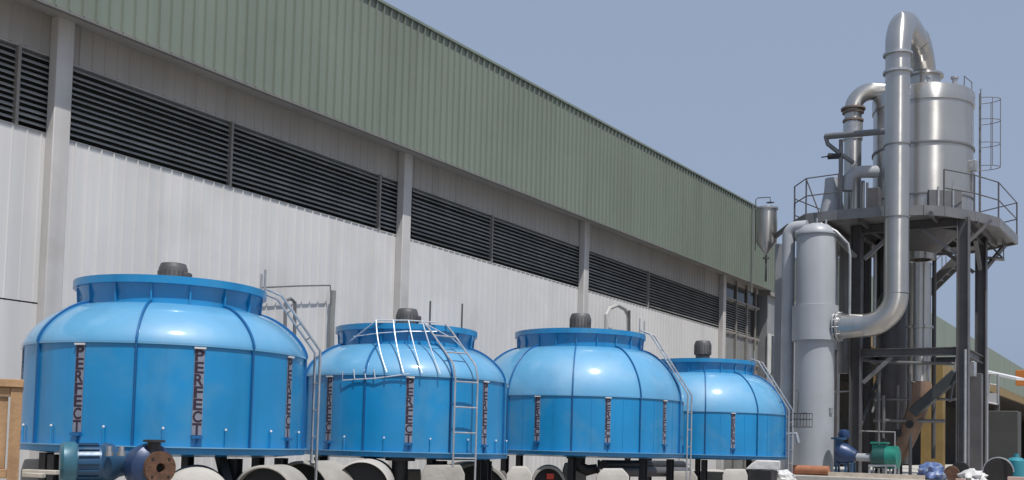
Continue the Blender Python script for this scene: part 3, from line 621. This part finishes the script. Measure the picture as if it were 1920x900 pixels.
# riser beside it
rs = at_s(1477, 600, 28.2)
m = MB(); top = E+5.78; m.tube([(rs.x, rs.y, PZ), (rs.x, rs.y, top)]+arc((rs.x, rs.y-.22, top), .22, 180, 90, (0, -1, 0), (0, 0, 1), 8)+[(rs.x, SY+.3, top+.22)], .17, 24)
m.build('riser_pipe', mat('riser_grey', (.40, .42, .45), .4, streak=.2), label='pale vertical riser pipe bending over to the scrubber top', cat='pipe')
m = MB(); p_ = at_s(1457, 600, 28.9); m.bb((28.7, p_.y-.25, PZ), (29.0, p_.y+.02, E+5.7)); m.build('duct_riser', mat('duct_slate', (.28, .285, .30), .5, streak=.3), bevel=.02, label='darker square duct standing behind the pale riser pipe', cat='duct')
# shiny transfer drum on top behind riser
a = at_s(1497, 440, 28.1); b = at_s(1530, 440, 27.8)
m = MB(); m.tube([a, b], .14, 20); m.lathe([(.14, 0), (.19, 0), (.19, .04), (.14, .04)], b, 20, axis=(b-a)); m.build('branch_pipe', STEEL, label='short shiny branch pipe in front of the scrubber top', cat='pipe')
# hopper tank by roof corner
hp = thing('hopper_tank', 'small pale steel tank with cone bottom beside the roof corner', 'tank', at_s(1437, 480, 29.0))
h0 = at_s(1437, 433, 29.0); r_ = .285; zc = at_s(1437, 455, 29.0).z; zt2 = at_s(1437, 391, 29).z
m = MB(); m.lathe([(.03, zc-.36), (.05, zc-.30), (r_, zc), (r_, zt2), (r_*.8, zt2+.04), (0, zt2+.08)], (h0.x, h0.y, 0), 40); m.build('shell', TANKM, hp)
m = MB(); m.lathe([(r_, 0), (r_+.035, 0), (r_+.035, .05), (r_, .05)], (h0.x, h0.y, zt2-.04), 40); m.build('rim', GALV, hp)
m = MB(); m.tube([(h0.x, h0.y, zc-.34), (h0.x, h0.y, zc-1.1)], .03, 8); m.cyl((h0.x, h0.y, zc-.42), (h0.x, h0.y, zc-.46), .09, n=12); m.build('outlet', FRAME, hp)
m = MB(); m.tube([(h0.x, h0.y+.32, zc-.2), (h0.x, h0.y+.32, zt2+.28), (h0.x, h0.y+.26, zt2+.33), (h0.x, h0.y-.1, zt2+.31), (h0.x, h0.y-.1, zt2+.15)], .014, 6); m.lathe([(0, 0), (.12, .01), (0, .04)], (h0.x, h0.y-.1, zt2+.15), 12); m.build('vent', FRAME, hp)
m = MB(); m.beam((h0.x, h0.y-.25, zc+.15), (rs.x, rs.y, zc+.25), .08, .12); m.build('bracket', FRAME, hp)
# vertical process pipes under the deck
k = 0
PIPES = [(1568, 30.6, .07, 425, 655, GALV), (1584, 31.2, .15, 425, 700, FRAMEL), (1627, 31.8, .06, 430, 860, FRAME), (1641, 31.4, .05, 470, 650, GALV), (1652, 32.2, .12, 425, 870, DARKM), (1668, 32.4, .10, 425, 860, DARKM), (1752, 32.6, .06, 480, 860, FRAME), (1700, 32.8, .13, 430, 870, FRAME)]
names = ['thin galvanised pipe at the left under the deck, next to the scrubber', 'thick grey pipe under the deck just right of the scrubber', 'thin dark pipe under the deck behind the left column', 'bright thin pipe under the deck left of the tall duct', 'thick black pipe behind the left of the tall duct', 'medium black pipe directly behind the tall duct', 'thin dark pipe between downcomer and right column', 'thick dark pipe hidden partly by the downcomer']
for (u, s, r_, va, vb, mt), nm in zip(PIPES, names):
    a = at_s(u, va, s); b = at_s(u, vb, s); MB().tube([a, (a.x, a.y, max(PZ, b.z))], r_, 12).build('process_pipe', mt, label=nm, cat='pipe', group='process pipes under the round deck')
# intermediate vessels in the shade
v_ = thing('receiver_vessel', 'dark shaded vessel standing inside the steel frame at left', 'vessel', (31.9, 7.0, PZ))
m = MB(); m.lathe([(0, PZ+.5), (.25, PZ+.55), (.42, PZ+.8), (.42, E+4.4), (.3, E+4.7), (0, E+4.8)], (32.2, 6.95, 0), 32); m.build('shell', FRAME, v_)
for a in (0, 120, 240):
    m = MB(); p_ = pol((32.2, 6.95), .36, a, 0); m.beam((p_.x, p_.y, PZ), (p_.x, p_.y, PZ+.8), .07); m.build('leg', DARKM, v_)
# slanting dark duct at lower right
A_ = at_s(1795, 700, 31.0); B_ = at_s(1712, 775, 31.0)
m = MB(); m.beam(A_, B_, .4, .28); m.build('slanting_duct', mat('slate_duct', (.06, .065, .07), .5, .2, streak=.4), bevel=.02, label='slanting dark rectangular duct behind the front right column', cat='duct')
# guard rails and lower frames
gl = thing('guard_rail', 'low pipe guard rail inside the steel frame left of the green blower', 'railing', at_s(1640, 870, 30.4))
m = MB(); q0 = at_s(1560, 735, 30.2); q1 = at_s(1611, 733, 30.2); m.tube([q0, q1], .022, 6); m.build('rail', GALV, gl)
m = MB(); q0 = at_s(1612, 808, 30.4); q1 = at_s(1678, 810, 30.4); m.tube([q0, q1, (q1.x, q1.y, PZ)], .022, 6); m.build('rail', GALV, gl)
m = MB(); q0 = at_s(1649, 690, 30.4); m.tube([q0, (q0.x, q0.y, PZ)], .03, 6); m.build('post', FRAMEL, gl)
pr_ = [at_s(u, v, 30.5) for u, v in ((1600, 672), (1640, 678), (1700, 680), (1790, 682))]
m = MB(); m.tube(pr_, .045, 8); m.build('cross_pipe', FRAMEL, label='horizontal grey pipe just under the middle beam of the frame', cat='pipe')
# right side bright cable trays beside columns
for u, s, lb in ((1812, 29.8, 'bright conduit on right face of the front right column'), (1853, 33.3, 'bright conduit on the right rear column edge')):
    a = at_s(u-2, 655, s); b = at_s(u-4 if s < 31 else u-8, 880, s); MB().tube([a, (a.x, a.y, PZ)], .035, 8).build('conduit', GALV, label=lb, cat='conduit')
jb = at_s(1818, 692, 31.2); m = MB(); m.box(jb, (.4, .3, .4)); m.build('junction_box', GALV, bevel=.01, label='small galvanised box between the two right columns', cat='box')
m = MB(); a = at_s(1822, 700, 31.5); m.bb((a.x, a.y-.25, PZ), (a.x+.3, a.y+.25, a.z)); m.build('cable_cabinet', FRAME, bevel=.01, label='tall dark cabinet between the two right columns', cat='cabinet')
# gantry cage and awning at the right
gc = thing('gantry_cage', 'white framed gantry basket on the right of the steel tower', 'gantry', at_s(1853, 760, 36))
s_ = 36.0; m = MB()
C4 = [at_s(1838, 700, s_), at_s(1871, 702, s_), at_s(1871, 758, s_), at_s(1838, 752, s_)]
for i in range(4): m.tube([C4[i], C4[(i+1) % 4]], .035, 6)
m.tube([at_s(1856, 701, s_), at_s(1852, 755, s_)], .03, 6); m.tube([at_s(1838, 718, s_), at_s(1871, 722, s_)], .025, 6); m.build('frame', GALV, gc)
m = MB(); a, b = at_s(1838, 737, s_), at_s(1871, 756, s_); m.bb((s_-.02, min(a.y, b.y), b.z), (s_+.02, max(a.y, b.y), a.z)); m.build('kick_plate', mat('kick', (.45, .46, .48), .5), gc)
m = MB(); a = at_s(1838, 698, 37.2); b = at_s(1906, 713, 37.2); w_ = Vector((2.0, 0, .12)); h_ = Vector((0, 0, .08)); m.add([a, b, b+w_, a+w_, a+h_, b+h_, b+w_+h_, a+w_+h_], [(0, 1, 2, 3), (4, 5, 6, 7), (0, 1, 5, 4), (1, 2, 6, 5), (2, 3, 7, 6), (3, 0, 4, 7)])
m.build('awning', mat('awning_white', (.62, .63, .65), .5), label='small white flat awning in front of the far hall', cat='awning')
a = at_s(1904, 694, 42); b = at_s(1945, 722, 42); m = MB(); m.bb((42, b.y, b.z), (42.6, a.y, a.z)); m.build('orange_hoist_box', ORANGE, bevel=.02, label='orange box at far right under the green fascia', cat='box')
m = MB(); a = at_s(1745, 700, 43.0); m.bb((43, a.y-.45, PZ), (43.5, a.y+.35, a.z+.5)); m.build('yellow_post', OCHRE, bevel=.01, label='wide yellow post behind the slanting dark duct', cat='post')
m = MB(); a = at_s(1860, 770, 44.0); m.bb((44, a.y-.9, PZ), (45, a.y+.9, a.z)); m.build('machine_housing', mat('housing', (.045, .047, .045), .7), bevel=.03, label='dark grey machine housing below the gantry basket', cat='machine')
m = MB(); a = at_s(1665, 695, 47.0); m.bb((47, a.y-.5, a.z-.9), (47.2, a.y+.6, a.z)); m.build('hanging_banner', OCHRE, label='ochre board hung inside the dark hall behind the steel frame', cat='board')
# ------------------------------------------------------------------ machines on the slab
s_ = 27.6
bl = thing('green_blower', 'green electric motor on a steel stand at the foot of the brown duct', 'motor', (s_, at_s(1660, 880, s_).y, PZ))
a = at_s(1634, 858, s_); b = at_s(1662, 858, s_); c2 = at_s(1684, 858, s_); ax = (c2-a).normalized(); rM = .27
m = MB(); m.lathe([(0, 0), (rM*.6, .0), (rM*.95, .06), (rM, .12), (rM, (b-a).length)], a, 28, axis=ax); m.build('body', mat('green_dark', (.012, .07, .065), .45, var=.2), bl)
m = MB(); m.lathe([(rM*1.06, 0), (rM*1.06, (c2-b).length), (rM*.8, (c2-b).length+.03), (0, (c2-b).length+.04)], b, 28, axis=ax); m.build('fan_cowl', GRMOT, bl)
m = MB(); q = at_s(1650, 842, s_); m.box((q.x, q.y, q.z), (.25, .34, .22)); m.box((q.x-.02, q.y, q.z+.15), (.28, .42, .05)); m.build('terminal_box', GRMOT, bl, bevel=.01)
m = MB(); q0 = at_s(1634, 873, s_); m.beam((s_-.2, q0.y, q0.z), (s_+.2, q0.y, q0.z), .05)
for u in (1634, 1665, 1682):
    q = at_s(u, 874, s_)
    for dx in (-.2, .2): m.beam((s_+dx, q.y, PZ), (s_+dx, q.y, q.z), .04)
q0, q1 = at_s(1632, 873, s_), at_s(1684, 873, s_); m.beam((s_-.2, q0.y, q0.z), (s_-.2, q1.y, q1.z), .06, .05); m.beam((s_+.2, q0.y, q0.z), (s_+.2, q1.y, q1.z), .06, .05)
m.build('stand', GALV, bl)
m = MB(); m.cyl(at_s(1606, 857, s_), at_s(1634, 858, s_), .10, n=16); m.build('shaft_guard', GPAINT, bl)
bp = thing('blue_pump', 'blue multi-flange pump coupled to the green motor', 'pump', (s_, at_s(1585, 880, s_).y, PZ))
a = at_s(1606, 857, s_); b = at_s(1572, 848, s_)
m = MB(); m.lathe([(.10, 0), (.16, .02), (.2, .12), (.26, .25), (.28, .40), (.22, .5), (0, .52)], a, 24, axis=(b-a)); m.build('casing', NAVY, bp)
m = MB(); q = at_s(1573, 845, s_); m.cyl(q, (q.x, q.y, at_s(1573, 824, s_).z), .11, n=16); z_ = at_s(1573, 824, s_).z; m.lathe([(0, 0), (.2, 0), (.2, .05), (0, .05)], (q.x, q.y, z_), 20); m.build('discharge', SLATE, bp)
m = MB(); m.lathe([(0, .22), (.12, .19), (.16, .08), (.14, 0), (0, 0)], (q.x+.1, q.y-.1, z_+.05), 16); m.build('cap', NAVY, bp)
m = MB()
for u in (1570, 1588, 1600):
    q = at_s(u, 866, s_)
    m.beam((s_-.15, q.y, PZ), (s_-.1, q.y, q.z), .05); m.beam((s_+.2, q.y, PZ), (s_+.1, q.y, q.z), .05)
m.build('feet', SLATE, bp)
# slab-edge clutter
def lumpy(name, label, cat, ctr, dims, mt, seed, n=14, rough=.18, flat=.5):
    import random as rn_; r0 = rn_.Random(seed); vs = []; fs = []; M_ = 10
    from mathutils import noise
    for i in range(M_+1):
        th = math.pi*i/M_
        for j in range(n*2):
            a = 2*math.pi*j/(n*2); d = Vector((math.sin(th)*math.cos(a), math.sin(th)*math.sin(a), math.cos(th)))
            k = 1+rough*noise.noise(d*2.2+Vector((seed, 0, 0)))*2+rough*.6*noise.noise(d*6+Vector((seed, 3, 0)))
            p_ = Vector((d.x*dims[0], d.y*dims[1], max(-flat, d.z)*dims[2]))*k
            vs.append(Vector(ctr)+Vector((0, 0, dims[2]*flat))+p_)
    w = n*2
    for i in range(M_):
        for j in range(w): fs.append((i*w+j, i*w+(j+1) % w, (i+1)*w+(j+1) % w, (i+1)*w+j))
    return MB().add(vs, fs).build(name, mt, sharp=60, label=label, cat=cat)
q = at_s(1747, 893, 26.6); lumpy('tarpaulin', 'crumpled blue and white plastic tarpaulin lying on the slab', 'tarpaulin', (q.x, q.y, PZ), (.3, .30, .26), PLASTICB, 3, rough=.3)
q = at_s(1825, 893, 26.6); lumpy('cloth_heap', 'crumpled pale grey cloth heap between black drum and round plate', 'cloth', (q.x, q.y, PZ), (.25, .28, .17), PLASTICW, 8, rough=.3)
for u, w, h, lb in ((1787, .24, .34, 'brown-black drum lying right of the blue tarpaulin'), (1803, .26, .44, 'black round drum behind the brown-black drum')):
    q = at_s(u, 890, 26.9 if u < 1800 else 27.6); m = MB(); m.lathe([(0, 0), (h/2*.95, 0), (h/2, .03), (h/2, .5), (h/2*.95, .53), (0, .53)], (q.x-.2, q.y, PZ+h/2), 24, axis=(1, .15, 0)); m.build('drum', RUST if u < 1800 else RUBBER, label=lb, cat='drum')
q = at_s(1872, 885, 26.9); m = MB(); m.lathe([(0, 0), (.31, 0), (.31, .05), (0, .05)], (q.x, q.y, PZ+.24), 32, axis=(1, .3, .15)); rd = m.build('cover_plate', RUBBER, label='black round cover plate with bright rim at far right', cat='cover')
m = MB(); m.tube([Vector((q.x-.01, q.y, PZ+.24))+Vector((-.28*0, math.cos(R(a))*.32, math.sin(R(a))*.32)) for a in range(0, 181, 12)], .018, 6); m.build('rim', GALV, rd)
q = at_s(1905, 868, 27.5); m = MB(); m.lathe([(0, 0), (.19, 0), (.2, .03), (.2, .5), (.14, .56), (.06, .58), (.06, .66), (0, .66)], (q.x, q.y, PZ), 24); m.build('gas_drum', mat('cyan_drum', (.03, .22, .28), .4, stain=(6, .5, (.1, .2, .22))), label='teal blue can at the far right edge', cat='can')
q0 = at_s(1480, 887, 26.6); q1 = at_s(1554, 886, 26.6); m = MB(); m.cyl((q0.x, q0.y, PZ+.12), (q1.x, q1.y, PZ+.12), .12, n=20); m.build('clay_pipe', CLAY, label='orange clay pipe lying in front of the grey scrubber', cat='pipe')
q0 = at_s(1556, 891, 26.35); q1 = at_s(1735, 893, 26.35); m = MB(); m.beam((26.3, q0.y, PZ+.05), (26.3, q1.y, PZ+.05), .2, .1); m.build('timber_plank', mat('pale_plank', (.55, .47, .38), .8, var=.15, scale=8), label='long pale plank on the slab edge below the green motor', cat='plank')
m = MB(); q0 = at_s(1895, 891, 26.5); m.box((26.5, q0.y-.5, PZ+.07), (.3, 1.1, .14)); m.build('paving_block', mat('pink_block', (.48, .34, .29), .85), bevel=.01, label='pinkish flat block at bottom right corner', cat='block')
m = MB(); q0 = at_s(1802, 897, 26.3); m.box((26.25, q0.y, PZ+.03), (.15, .2, .06)); m.build('brick', mat('pink_block', (.48, .34, .29), .85), bevel=.006, label='small pink brick under the black drums', cat='brick')
m = MB(); q0 = at_s(1545, 860, 28.0); m.beam((28.1, q0.y-.12, PZ), (28.2, q0.y+.0, PZ+1.9), .05, .22, up=(1, 0, 0)); m.build('leaning_board', mat('brown_board', (.14, .08, .045), .8, var=.3, scale=6), label='brown board leaning beside the right side of the scrubber', cat='board')
# basket platform near the fourth tower
bk = thing('wire_basket', 'dark wire basket platform beside the fourth tower and scrubber', 'basket', at_s(1495, 800, 26.0))
a = at_s(1473, 770, 26.0); b = at_s(1513, 800, 26.0); m = MB()
for dx in (0, .45):
    for z in (a.z-.05, (a.z+b.z)/2, b.z): m.tube([(a.x+dx, a.y, z), (b.x+dx, b.y, z)], .014, 5)
    for k in range(8):
        y = a.y+(b.y-a.y)*k/7; m.tube([(a.x+dx, y, b.z), (a.x+dx, y, a.z-.05)], .008, 5)
m.box((a.x+.22, (a.y+b.y)/2, b.z), (.45, abs(a.y-b.y), .02)); m.build('mesh_cage', FRAME, bk)
m = MB(); m.tube([at_s(1492, 728, 26.0), at_s(1498, 735, 26.0), at_s(1494, 800, 26.0)], .018, 6); m.build('mast', FRAME, bk)
m = MB(); q = at_s(1482, 815, 26.0); m.tube([q+Vector((0, .15, 0)), q+Vector((0, -.15, .03)), q+Vector((0, -.2, -.2))], .05, 8); m.beam((q.x, q.y, 0), (q.x, q.y, q.z), .07); m.build('support', GALV, bk)
# ------------------------------------------------------------------ supports and concrete under the towers
def culvert(u, v, dep, r, L, label, axis=None, mt=CONC, th=.06, plug=False, tilt=0):
    p_ = at_d(u, v, dep); d = Vector((p_.x, p_.y, 0)).normalized()
    if tilt: d = Matrix.Rotation(R(tilt), 3, 'Z') @ d
    ctr = Vector((p_.x, p_.y, p_.z-r)); m = MB()
    if plug: m.lathe([(0, -.10), (r*.5, -.08), (r*.85, -.03), (r, .04), (r, L), (0, L)], ctr, 40, axis=d)
    else: m.lathe([(r-th, L), (r-th, .0), (r-.02, 0), (r, .02), (r, L), (r-th, L)], ctr, 40, axis=d)
    o = m.build('concrete_pipe', mt, bevel=0, label=label, cat='concrete pipe', group='concrete pipes and saddles lying under the towers')
    if not plug: MB().lathe([(0, 0), (r-th-.003, 0), (r-th-.003, .02), (0, .02)], ctr+d*.10, 40, axis=d).build('mouth_shade', RUBBER, o)  # black disc painting the shade inside the open pipe mouth
    return o
culvert(369, 876, 10.6, .36, 1.0, 'pale round ended concrete pipe right of the loose pump', plug=True, mt=CONCL)
culvert(494, 872, 11.0, .36, .5, 'dark mouthed concrete pipe, left one of the pair under the first tower', tilt=-22, mt=CONC, th=.03)
culvert(563, 864, 12.6, .42, .7, 'dark mouthed concrete pipe touching the foot of the first ladder', tilt=-30, mt=CONC, th=.03)
culvert(617, 870, 14.2, .42, 1.0, 'pale closed concrete pipe behind the first ladder', plug=True, mt=CONCL)
culvert(679, 863, 13.0, .36, 1.8, 'black mouthed concrete pipe under the left of the second tower', mt=CONCL, tilt=-4, th=.025)
culvert(895, 866, 16.5, .55, 1.4, 'dark mouthed concrete pipe below the right side of the second tower', mt=CONC, tilt=10)
cv = culvert(1029, 873, 18.5, .30, 1.0, 'small round concrete pipe with red block inside, under the third tower', th=.05)
def block(u0, u1, v, dep, label, mt=CONC, h=None, taper=.12, dd=.5, crown=0.):
    a = at_d(u0, v, dep); b = at_d(u1, v, dep); ctr = (a+b)/2; w = (b-a).length; t = (b-a).normalized(); d = Vector((ctr.x, ctr.y, 0)).normalized(); ztop = ctr.z
    z0 = 0 if h is None else ztop-h; vs = []
    for z, k in ((z0, 1.), (ztop-.12, 1.), (ztop, 1-taper*2)):
        for sx, sy in ((-1, 0), (1, 0), (1, 1), (-1, 1)):
            vs.append(Vector((ctr.x, ctr.y, z))+t*(sx*w/2*k)+d*(dd*(sy*(1 if z < ztop-.01 else .8)+(.0 if z < ztop-.01 else .1))))
    if crown:
        pass
    fs = [(3, 2, 1, 0), (8, 9, 10, 11)]
    for l in (0, 4):
        for j in range(4): fs.append((l+j, l+(j+1) % 4, l+4+(j+1) % 4, l+4+j))
    return MB().add(vs, fs).build('concrete_block', mt, bevel=.018, label=label, cat='concrete block', group='concrete footing blocks under the towers')
block(40, 92, 862, 12.2, 'slanting concrete block behind the wooden crate', taper=.1)
block(735, 765, 877, 14.5, 'pale rough concrete block right of the black mouthed pipe', CONCL, taper=.03)
block(760, 790, 881, 15.0, 'low tan block beside the dark post under the second tower', mat('tan_block', (.36, .31, .25), .9), taper=.03)
block(790, 872, 872, 14.2, 'wide grey concrete block at the foot of the second ladder', CONC, taper=.10)
block(872, 955, 884, 17.5, 'low dark block between second and third towers', mat('dark_block', (.12, .115, .11), .9), taper=.1)
block(950, 998, 875, 17.0, 'pale faceted block between the second and third towers', CONCL, taper=.22)
block(1055, 1100, 868, 19.5, 'grey block under the middle of the third tower', CONC, taper=.08)
block(1118, 1180, 879, 17.6, 'pale flat topped block below the right of the third tower', CONCL, taper=.2)
block(1255, 1308, 884, 21.5, 'rubble topped block at the foot of the third ladder', CONC, taper=.15)
block(1355, 1402, 880, 22.5, 'capped pale footing block under the fourth tower', CONCL, taper=.1)
q = at_d(1430, 881, 22.6); d = Vector((q.x, q.y, 0)).normalized(); tt = Vector((d.y, -d.x, 0))
vs = []
for o in (0, .6):
    for (x_, z_) in ((-.36, 0), (-.24, .12), (-.12, .2), (.36, .2), (.36, 0)): vs.append(q+tt*x_+Vector((0, 0, z_))+d*o)
MB().add(vs, [(4, 3, 2, 1, 0), (5, 6, 7, 8, 9)]+[(i, (i+1) % 5, 5+(i+1) % 5, 5+i) for i in range(5)]).build('white_hood', PLASTICW, bevel=.02, label='white curved metal hood under right side of the fourth tower', cat='hood')
q = at_d(1430, 881, 22.7); m = MB(); m.beam((q.x, q.y, 0), (q.x, q.y, q.z-.01), .5, .4); m.build('hood_pedestal', DARKM, label='dark pedestal under the white hood', cat='pedestal')
q = at_d(1466, 893, 23.2); lumpy('plastic_bag', 'crumpled clear plastic bag beside the orange clay pipe', 'bag', (q.x, q.y, q.z-.14), (.25, .3, .16), PLASTICW, 5, rough=.35)
m = MB(); m.beam((q.x, q.y, 0), (q.x, q.y, q.z-.1), .5, .4); m.build('low_plinth', CONC, label='low plinth carrying the crumpled plastic bag', cat='plinth')
# red block in the small pipe
q = at_d(1031, 893, 18.6); m = MB(); m.box((q.x, q.y, q.z), (.1, .13, .10), R(40)); m.build('red_block', REDP, bevel=.006, label='small red block inside the little concrete pipe', cat='block')
# dark outlet pipes beneath basins
def outlet(u, v, dep, label, sz=1.):
    q = at_d(u, v, dep); d = Vector((q.x, q.y, 0)).normalized(); t_ = Vector((d.y, -d.x, 0)); m = MB()
    pts = [q+Vector((0, 0, .12*sz)), q, q+t_*.05*sz+Vector((0, 0, -.13*sz)), q+t_*.2*sz+Vector((0, 0, -.2*sz)), q+t_*.38*sz+Vector((0, 0, -.16*sz))]
    m.tube(pts, [.10*sz]*4+[.08*sz], 14); m.lathe([(0, 0), (.17*sz, 0), (.17*sz, .04), (0, .04)], q, 18); m.lathe([(0, 0), (.15*sz, 0), (.15*sz, .04), (0, .04)], pts[-1], 16, axis=t_); m.build('outlet_elbow', RUBBER, label=label, cat='pipe elbow')
outlet(1080, 860, 18.8, 'black flanged outlet elbow under the third tower')
q = at_d(750, 868, 14.4); m = MB(); m.lathe([(0, 0), (.2, 0), (.2, .05), (.08, .05)], (q.x, q.y, q.z+.03), 20); m.cyl((q.x, q.y, 0), (q.x, q.y, q.z+.04), .11, n=16); m.build('drain_pipe_post', RUBBER, label='black flanged drain pipe under the second tower', cat='pipe')
q = at_d(410, 850, 11.2); q2 = at_d(428, 915, 11.0); m = MB(); m.beam(q+Vector((0, 0, .04)), q2, .09, .09); m.build('slanting_strut', RUBBER, label='black slanting strut under the first tower', cat='strut')
# pipework behind under third tower
for u0, u1, v, lb, mt in ((1130, 1280, 872, 'dark horizontal pipe run below the third tower rim', DARKM), (1150, 1290, 884, 'lower dark pipe run below the third tower', FRAME)):
    a = at_d(u0, v, 20.5); b = at_d(u1, v+1, 22.5); MB().tube([a, b], .10, 12).build('pipe_run', mt, label=lb, cat='pipe')
# ------------------------------------------------------------------ foreground: crate and loose pump
cr = thing('wooden_crate', 'tall slatted wooden crate at the left edge of the picture', 'crate', (0, 0, 0))
a = at_d(45, 712, 8.0); ztop = a.z; tx = Vector((-math.cos(PHI+1.57), -math.sin(PHI+1.57), 0))   # right of view
rt_ = Vector((math.sin(PHI), -math.cos(PHI), 0)); rr0 = rt_.copy()
fr0 = Vector((a.x, a.y, 0)); fw = fr0.normalized(); rt_ = Vector((fw.y, -fw.x, 0)); cr.location = fr0-rt_*.5; cr.location.z = 0
def cb(x0, x1, z0, z1, d0, d1, name, mt=WOOD):
    vs = [fr0+rt_*x+fw*d+Vector((0, 0, z)) for x in (x0, x1) for d in (d0, d1) for z in (z0, z1)]
    MB().add(vs, [(0, 1, 3, 2), (4, 6, 7, 5), (0, 4, 5, 1), (2, 3, 7, 6), (0, 2, 6, 4), (1, 5, 7, 3)]).build(name, mt, cr, bevel=.005)
cb(-1.0, -.0, ztop-.06, ztop, -.02, .9, 'top_board'); cb(-.085, -.005, 0, ztop-.062, 0, .09, 'corner_post'); cb(-.085, -.005, 0, ztop-.062, .8, .89, 'corner_post'); cb(-1., -.92, 0, ztop-.062, 0, .09, 'corner_post')
cb(-.92, -.086, ztop-.13, ztop-.062, .01, .06, 'rail'); cb(-.92, -.086, ztop-.74, ztop-.67, .01, .06, 'rail')
for k in range(7): cb(-.205-k*.115, -.1-k*.115, ztop-.67, ztop-.132, .03, .05, 'slat')
for k in range(7): cb(-.05, -.03, ztop-.67, ztop-.132, .1+k*.1, .19+k*.1, 'slat')
cb(-.92, -.086, .2, ztop-.76, .055, .07, 'dark_liner', DARKM)
pu = thing('loose_pump', 'loose navy pump and slate blue motor set lying before the first tower', 'pump', at_d(215, 960, 9.0))
pd = 9.0
a = at_d(112, 868, pd); b = at_d(196, 868, pd+.15); ax = (b-a); L = ax.length
m = MB(); m.lathe([(0, 0), (.155, .0), (.18, .025), (.18, .11), (.165, .13)], a, 36, axis=ax); m.build('fan_cowl', TEAL, pu)
m = MB(); m.lathe([(.15, .10), (.155, L)], a, 36, axis=ax)
m.build('motor_body', SLATE, pu)
for k in range(16):
    an = 360*k/16; Z = ax.normalized(); X = Z.cross(Vector((0, 0, 1))).normalized(); Y = Z.cross(X); rad = X*math.cos(R(an))+Y*math.sin(R(an))
    m = MB(); m.beam(a+Z*.14+rad*.16, a+Z*(L-.05)+rad*.16, .008, .02, up=rad); m.build('motor_fin', SLATE, pu)
c_ = b+ax.normalized()*.03
m = MB(); m.lathe([(.15, -.04), (.175, 0), (.165, .06), (.12, .12), (.10, .2)], b, 32, axis=ax); m.build('end_bell', SLATE, pu)
m = MB(); d_ = at_d(262, 870, pd+.2); m.tube([b+ax.normalized()*.1, d_], .075, 20); m.build('bearing_frame', NAVY, pu)
for u, dz in ((205, -.02), (228, -.05)):
    q = at_d(u, 848, pd-.05); m = MB(); m.cyl(q, q+Vector((0, 0, .05)), .022, n=6); m.cyl(q+Vector((0, 0, -.03)), q, .035, n=12); m.build('bolt', GALV, pu)
v0 = at_d(283, 876, pd+.1); vax = (rr0*.72-FWD*.7).normalized()
m = MB(); m.lathe([(.0, -.17), (.13, -.17), (.19, -.12), (.205, -.04), (.195, .04), (.15, .08), (.10, .10), (.095, .14)], v0, 36, axis=vax); m.build('volute', NAVY, pu)
m = MB(); m.lathe([(.04, .135), (.138, .135), (.138, .17), (.04, .17), (.04, .1)], v0, 36, axis=vax); fl = m.build('suction_flange', RUST, pu)
m = MB(); m.lathe([(0, .12), (.05, .12)], v0, 24, axis=vax); m.build('bore', DARKIN, fl)
for k in range(4):
    Z = vax; X = Z.cross(Vector((0, 0, 1))).normalized(); Y = Z.cross(X); an = 45+90*k
    p_ = v0+vax*.167+(X*math.cos(R(an))+Y*math.sin(R(an)))*.105; m = MB(); m.cyl(p_, p_+vax*.008, .012, n=8); m.build('bolt_hole', DARKIN, fl)
q = at_d(288, 850, pd+.05); zf = at_d(288, 829, pd+.05).z
m = MB(); m.cyl((q.x, q.y, q.z-.08), (q.x, q.y, zf), .055, n=24); m.lathe([(0, 0), (.09, 0), (.09, .018), (.05, .022)], (q.x, q.y, zf), 28); m.build('discharge_flange', DARKM, pu)
sk = thing('timber_stack', 'stack of rough timbers and scrap holding up the loose pump', 'timber', (a.x, a.y, 0))
e0 = at_d(35, 882, 8.7); 
for k, (u0, u1, v, dp, mt) in enumerate(((45, 108, 884, 8.8, WOOD), (45, 82, 890, 8.6, CONCL))):
    p0 = at_d(u0, v, dp); p1 = at_d(u1, v+2, dp); MB().beam(p0, p1, .08, .035).build('plank', mat('grey_plank', (.45, .42, .37), .8, var=.2, scale=8), sk, bevel=.004)
zs_ = v0.z-.2
m = MB(); vs = [at_d(u, 890, 8.95) for u in (60, 340)]; p0, p1 = vs; m.beam((p0.x, p0.y, zs_/2), (p1.x, p1.y, zs_/2), .55, zs_); m.build('bearer', mat('grey_plank', (.45, .42, .37)), sk, bevel=.01)
# small pipework that fills the shade inside the steel frame
mf = thing('valve_manifold', 'dark valve manifold with hand wheels in the shade inside the steel frame', 'manifold', (31.2, 6.6, PZ))
for k, (y, s) in enumerate(((6.9, 31.0), (6.55, 31.2), (6.2, 31.1))):
    m = MB(); m.tube([(s, y, PZ), (s, y, E+1.6+.3*k)], .045, 8); m.build('standpipe', FRAMEL, mf)
    z = E+.3+.25*k; m = MB(); m.lathe([(.02, -.02), (.11, -.02), (.11, .02), (.02, .02)], (s-.14, y, z), 16, axis=(-1, 0, 0)); m.tube([(s-.14, y, z), (s, y, z)], .015, 6); m.lathe([(.04, -.09), (.075, -.09), (.075, .09), (.04, .09)], (s, y, z), 12); m.build('valve', DARKM, mf)
m = MB(); m.tube([(31.1, 7.2, E+.9), (31.1, 5.3, E+.9)], .05, 8); m.tube([(31.1, 7.2, E+1.5), (31.1, 5.0, E+1.5)], .035, 8); m.build('header', FRAMEL, mf)
for k, (y, z, lb) in enumerate(((7.2, 3.3, 'upper thin bracing rod inside the frame left of the tall duct'), (5.2, 3.6, 'thin bracing rod inside the frame right of the tall duct'))):
    MB().tube([(33.0, y, E+z), (30.1, y-.2, E+z-2.2)], .03, 6).build('bracing_rod', FRAMEL, label=lb, cat='rod')
